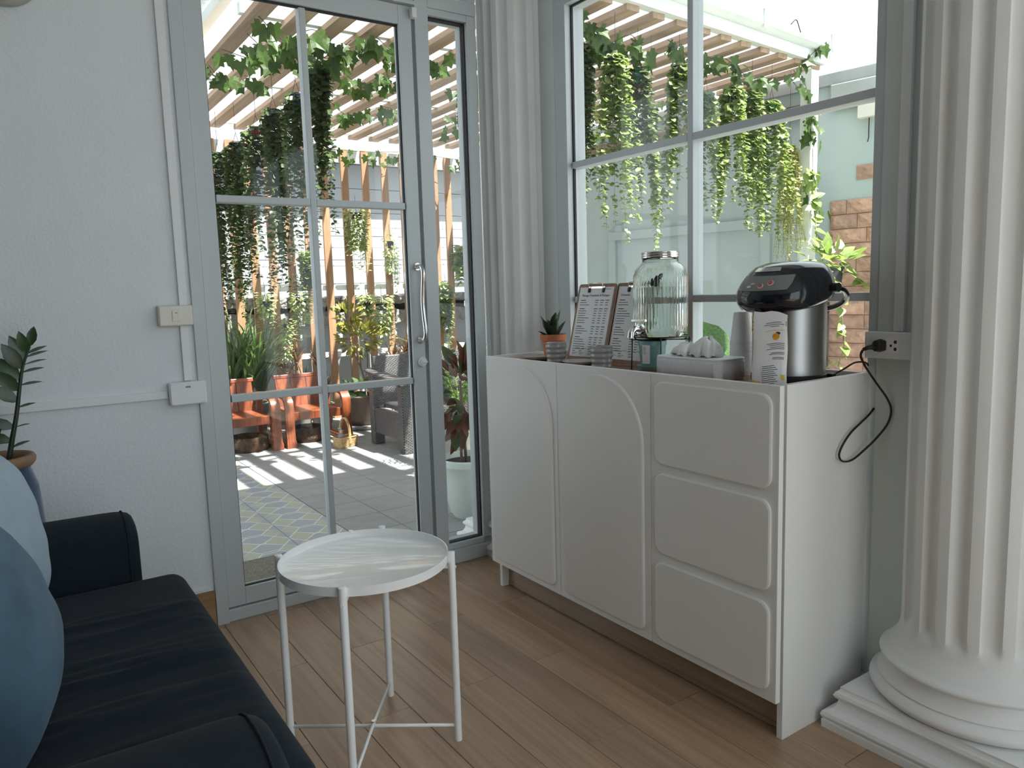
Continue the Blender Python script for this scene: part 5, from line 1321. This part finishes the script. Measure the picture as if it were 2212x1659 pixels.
# ------------------------------------------------------------------ trailing plants under the pergola
def basket_net(t, col, s=1.):
    b = MB(); m = BASKET_C[col]
    b.lathe([(.024 * s, -.065 * s), (.027 * s, -.06 * s), (.038 * s, .0), (.042 * s, .003), (.042 * s, .009), (.037 * s, .009), (.035 * s, .0), (.025 * s, -.058 * s), (.001, -.058 * s)], 14, close=False)
    for k in range(14):
        a = 2 * PI * k / 14; b.tube([(.027 * s * math.cos(a), .027 * s * math.sin(a), -.06 * s), (.040 * s * math.cos(a), .040 * s * math.sin(a), .004)], .0022, 4)
    return b.build('net_basket', m, t)
def trailing(label, x, y, z, lens, key, col, seed, rad=.06, size=.036, gap=.028, single=False, group='trailing plants hung under the pergola'):
    """basket hung from the laths with leafy strands of the given lengths"""
    q = random.Random(seed); t = thing('trailing_plant', label, 'plant', (x, y, z), 0, group)
    basket_net(t, col)
    MB().tube([(-.03, 0, .0), (0, 0, .10), (0, 0, max(.12, pgz - z))], .0015, 4).tube([(.03, 0, 0), (0, 0, .10)], .0015, 4).build('hanger_wire', WIRE, t)
    for i, L in enumerate(lens):
        a = 2 * PI * i / len(lens) + q.uniform(-.3, .3); r_ = rad * q.uniform(.55, 1.15)
        p = Vector((.03 * math.cos(a), .03 * math.sin(a), .015)); pts = [p.copy(), Vector((r_ * math.cos(a), r_ * math.sin(a), -.02))]
        p = pts[-1].copy(); n = max(4, int(L / .035)); dx, dy = q.uniform(-.0045, .0045), q.uniform(-.004, .004)
        for k in range(n):
            p = p + Vector((dx + q.uniform(-.006, .006), dy + q.uniform(-.006, .006), -L / n)); pts.append(p.copy())
        s_ = MB().tube(pts, [.0019 - .0009 * k / len(pts) for k in range(len(pts))], 4, cap=False).build('trailing_stem', STEM_G if key != 'disc2' else STEM_D, t, smooth=True)
        it = []; acc = 0.; side = q.uniform(0, 6)
        for k in range(1, len(pts)):
            for h_ in (0., .5):
                pp = pts[k - 1].lerp(pts[k], h_); side += 1.9 + q.uniform(-.4, .4); thin = 1 - .45 * (k / len(pts)) ** 2
                if q.random() > .92 - .25 * k / len(pts): continue
                for s in (0, PI):
                    d = Vector((math.cos(side + s), math.sin(side + s), q.uniform(-.8, .25)))
                    it.append(frame_from(d, Vector((q.uniform(-.4, .4), q.uniform(-.9, 0), .8)), pp, size * thin * q.uniform(.7, 1.15)))
        if single:
            for M_ in it: inst('leaf', LM[key], s_, M_)
        else: joined_leaves('leaves', it, key, s_)
    return t
q = random.Random(9)
def LN(n, lo, hi): return [q.uniform(lo, hi) for _ in range(n)]
def FULL(n, lo, hi): return LN(int(n * 1.5), lo, hi)
XR_ = -.315
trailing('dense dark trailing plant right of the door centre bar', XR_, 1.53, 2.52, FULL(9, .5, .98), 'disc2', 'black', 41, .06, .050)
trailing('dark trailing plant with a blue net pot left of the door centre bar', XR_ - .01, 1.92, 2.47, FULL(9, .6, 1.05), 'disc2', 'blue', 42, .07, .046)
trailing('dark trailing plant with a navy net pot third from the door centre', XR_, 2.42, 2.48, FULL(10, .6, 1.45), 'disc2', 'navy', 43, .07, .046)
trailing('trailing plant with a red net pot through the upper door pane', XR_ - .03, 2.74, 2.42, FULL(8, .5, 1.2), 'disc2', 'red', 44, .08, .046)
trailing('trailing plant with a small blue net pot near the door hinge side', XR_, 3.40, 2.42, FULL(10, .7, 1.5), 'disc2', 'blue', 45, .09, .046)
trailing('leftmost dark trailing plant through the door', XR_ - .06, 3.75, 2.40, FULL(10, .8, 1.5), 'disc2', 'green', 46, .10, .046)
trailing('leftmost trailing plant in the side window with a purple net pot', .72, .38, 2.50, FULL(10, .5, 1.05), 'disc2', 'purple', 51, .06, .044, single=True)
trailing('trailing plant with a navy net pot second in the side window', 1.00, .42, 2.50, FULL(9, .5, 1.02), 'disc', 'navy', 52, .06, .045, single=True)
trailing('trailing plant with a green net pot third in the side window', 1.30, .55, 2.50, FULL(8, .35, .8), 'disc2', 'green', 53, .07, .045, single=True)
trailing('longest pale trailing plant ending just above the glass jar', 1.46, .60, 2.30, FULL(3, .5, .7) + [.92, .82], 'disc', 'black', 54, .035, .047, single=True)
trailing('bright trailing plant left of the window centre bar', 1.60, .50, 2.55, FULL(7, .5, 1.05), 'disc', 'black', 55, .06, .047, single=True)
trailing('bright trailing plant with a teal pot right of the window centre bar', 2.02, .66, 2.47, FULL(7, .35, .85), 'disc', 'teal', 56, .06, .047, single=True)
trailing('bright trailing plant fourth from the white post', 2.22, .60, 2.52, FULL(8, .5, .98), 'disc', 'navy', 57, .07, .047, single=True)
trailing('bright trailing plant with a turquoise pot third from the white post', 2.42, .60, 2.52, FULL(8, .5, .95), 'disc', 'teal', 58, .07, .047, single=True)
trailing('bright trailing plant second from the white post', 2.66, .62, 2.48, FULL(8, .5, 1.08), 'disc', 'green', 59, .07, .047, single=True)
trailing('yellow green beaded trailing plant beside the white post', 2.93, .66, 2.20, LN(34, .5, .92), 'string', 'black', 60, .06, .024, group='beaded trailing plant')
# ivy garlands along the laths
iv_n = 0
def ivy(label, pts, n, seed, size=.085, jit=.05):
    q = random.Random(seed); t = thing('ivy_vine', label, 'vine', pts[0], 0, 'ivy vines on the pergola')
    o = Vector(pts[0]); c = spline([Vector(p) - o for p in pts], 8)
    v = MB().tube(c, .0022, 5, cap=False).build('vine_stem', STEM_D, t, smooth=True)
    n = int(n * 1.6); jit *= 1.3
    for i in range(n):
        p = c[q.randrange(len(c))] + Vector((q.uniform(-jit, jit), q.uniform(-jit, jit), q.uniform(-jit, .01)))
        d = Vector((q.uniform(-1, 1), q.uniform(-.8, .4), q.uniform(-1.6, -.2)))
        inst('leaf', LM['ivy'], v, frame_from(d, Vector((q.uniform(-.6, .6), -1, q.uniform(-.2, .5))), p, size * q.uniform(.7, 1.2)))
    return t
zl = 2.70
ivy('ivy vine in the upper left door pane', [(-.72, 1.3, zl), (-.55, 1.42, zl - .06), (-.40, 1.36, zl), (-.22, 1.45, zl - .05), (-.05, 1.40, zl)], 24, 61)
ivy('ivy vine crossing the left door panes lower down', [(-.75, 1.95, zl), (-.60, 1.75, zl - .09), (-.42, 1.70, zl - .04), (-.30, 1.62, zl - .08), (-.12, 1.55, zl)], 26, 62)
ivy('ivy vine between the first two laths in the left door pane', [(-.70, 1.6, zl), (-.58, 1.55, zl - .10), (-.45, 1.50, zl - .02), (-.28, 1.5, zl - .1), (-.15, 1.42, zl)], 20, 81, .09)
ivy('ivy vine drooping at the left edge of the door glass', [(-.75, 2.3, zl), (-.68, 2.2, zl - .12), (-.55, 2.25, zl - .05), (-.40, 2.15, zl - .14)], 16, 82)
ivy('ivy vine along the top of the right door pane', [(-.05, 1.30, zl), (.10, 1.36, zl - .05), (.25, 1.42, zl - .02), (.45, 1.50, zl - .06)], 22, 63)
ivy('ivy vine across the middle of the right door pane', [(-.05, 1.9, zl), (.15, 2.0, zl - .08), (.35, 1.9, zl - .03), (.6, 2.0, zl - .06)], 22, 64, .08)
ivy('ivy vine hanging lower in the right door pane', [(.1, 2.6, zl), (.35, 2.7, zl - .12), (.6, 2.6, zl - .05), (.9, 2.7, zl - .1)], 22, 65, .08)
ivy('ivy vine along the fence top', [(.3, 4.15, 2.66), (.7, 4.2, 2.62), (1.1, 4.12, 2.6), (1.6, 4.2, 2.64), (2.2, 4.15, 2.6)], 26, 66, .085, .08)
ivy('ivy vine in the narrow side light', [(.55, 1.2, zl), (.75, 1.5, zl - .05), (.95, 1.9, zl - .1), (1.2, 2.4, zl - .06), (1.5, 3.0, zl - .08)], 34, 67, .09, .1)
ivy('ivy vine at the top left of the side window', [(.62, .42, zl), (.80, .45, zl - .03), (1.0, .5, zl - .10), (1.2, .5, zl - .02), (1.4, .6, zl - .1)], 30, 68)
ivy('ivy vine deeper under the pergola in the side window', [(.9, 1.4, zl), (1.3, 1.3, zl - .12), (1.7, 1.2, zl - .05), (2.1, 1.3, zl - .12)], 32, 69, .09, .1)
ivy('ivy vine above the bright trailing plants', [(1.5, .5, zl), (1.8, .55, zl - .06), (2.1, .58, zl), (2.4, .6, zl - .08), (2.8, .62, zl - .02)], 34, 70)
ivy('ivy vine climbing the white post', [(2.85, .58, 2.72), (2.98, .56, 2.60), (2.97, .53, 2.40), (3.0, .52, 2.2), (3.02, .52, 1.95), (3.05, .5, 1.75)], 20, 71, .095, .05)
ivy('ivy sprig reaching above the gutter by the post', [(2.88, .5, 2.78), (2.98, .46, 2.87), (3.06, .44, 2.92)], 5, 72, .09, .02)
# pothos at the stone wall
ph = thing('pothos_pot', 'variegated pothos spilling from a black pot before the stone wall', 'plant', (2.88, .30, 0))
MB().tube([(0, 0, -.1), (0, 0, 1.12)], .02, 8).build('stand_pole', BLACKM, ph)
MB().lathe([(.001, 1.12), (.085, 1.12), (.105, 1.30), (.112, 1.31), (.112, 1.32), (.095, 1.32), (.08, 1.15), (.001, 1.14)], 24, close=False).build('pot', BLACKPOT, ph)
leaf_blob(ph, 'leaf', 'pothos', 46, (-.02, -.03, 1.38), (.20, .16, .10), .105, 14)
for pts, n in (([(.05, 0, 1.33), (.18, -.04, 1.30), (.28, -.06, 1.22), (.36, -.06, 1.18)], 8), ([(-.05, -.05, 1.32), (-.04, -.12, 1.15), (0, -.12, .95), (.04, -.12, .78), (.0, -.1, .62)], 16), ([(-.05, 0, 1.35), (-.02, .08, 1.55), (.06, .14, 1.72), (.10, .18, 1.90), (.06, .2, 2.02)], 18)):
    c = spline(pts, 5); s_ = MB().tube(c, .0035, 5).build('trailing_stem', STEM_G, ph, smooth=True)
    for i in range(n):
        p = c[int(len(c) * (i + .5) / n)]; inst('leaf', LM['pothos'], s_, frame_from(Vector((q.uniform(-1, 1), q.uniform(-1, .3), q.uniform(-.8, .3))), Vector((q.uniform(-.4, .4), -.8, .8)), p, q.uniform(.07, .11)))
# pendant spotlight under the laths
sl_ = thing('pendant_lamp', 'white cylinder spotlight under the pergola in the narrow side light', 'lamp', (1.10, 2.27, 2.70))
MB().lathe([(.001, 0), (.044, 0), (.048, -.006), (.048, -.23), (.044, -.23), (.042, -.21), (.001, -.21)], 24, close=False).build('housing', W_PLASTIC, sl_, auto=40)
MB().tube([(0, 0, 0), (0, 0, .05)], .006, 8).build('stem', W_PLASTIC, sl_)
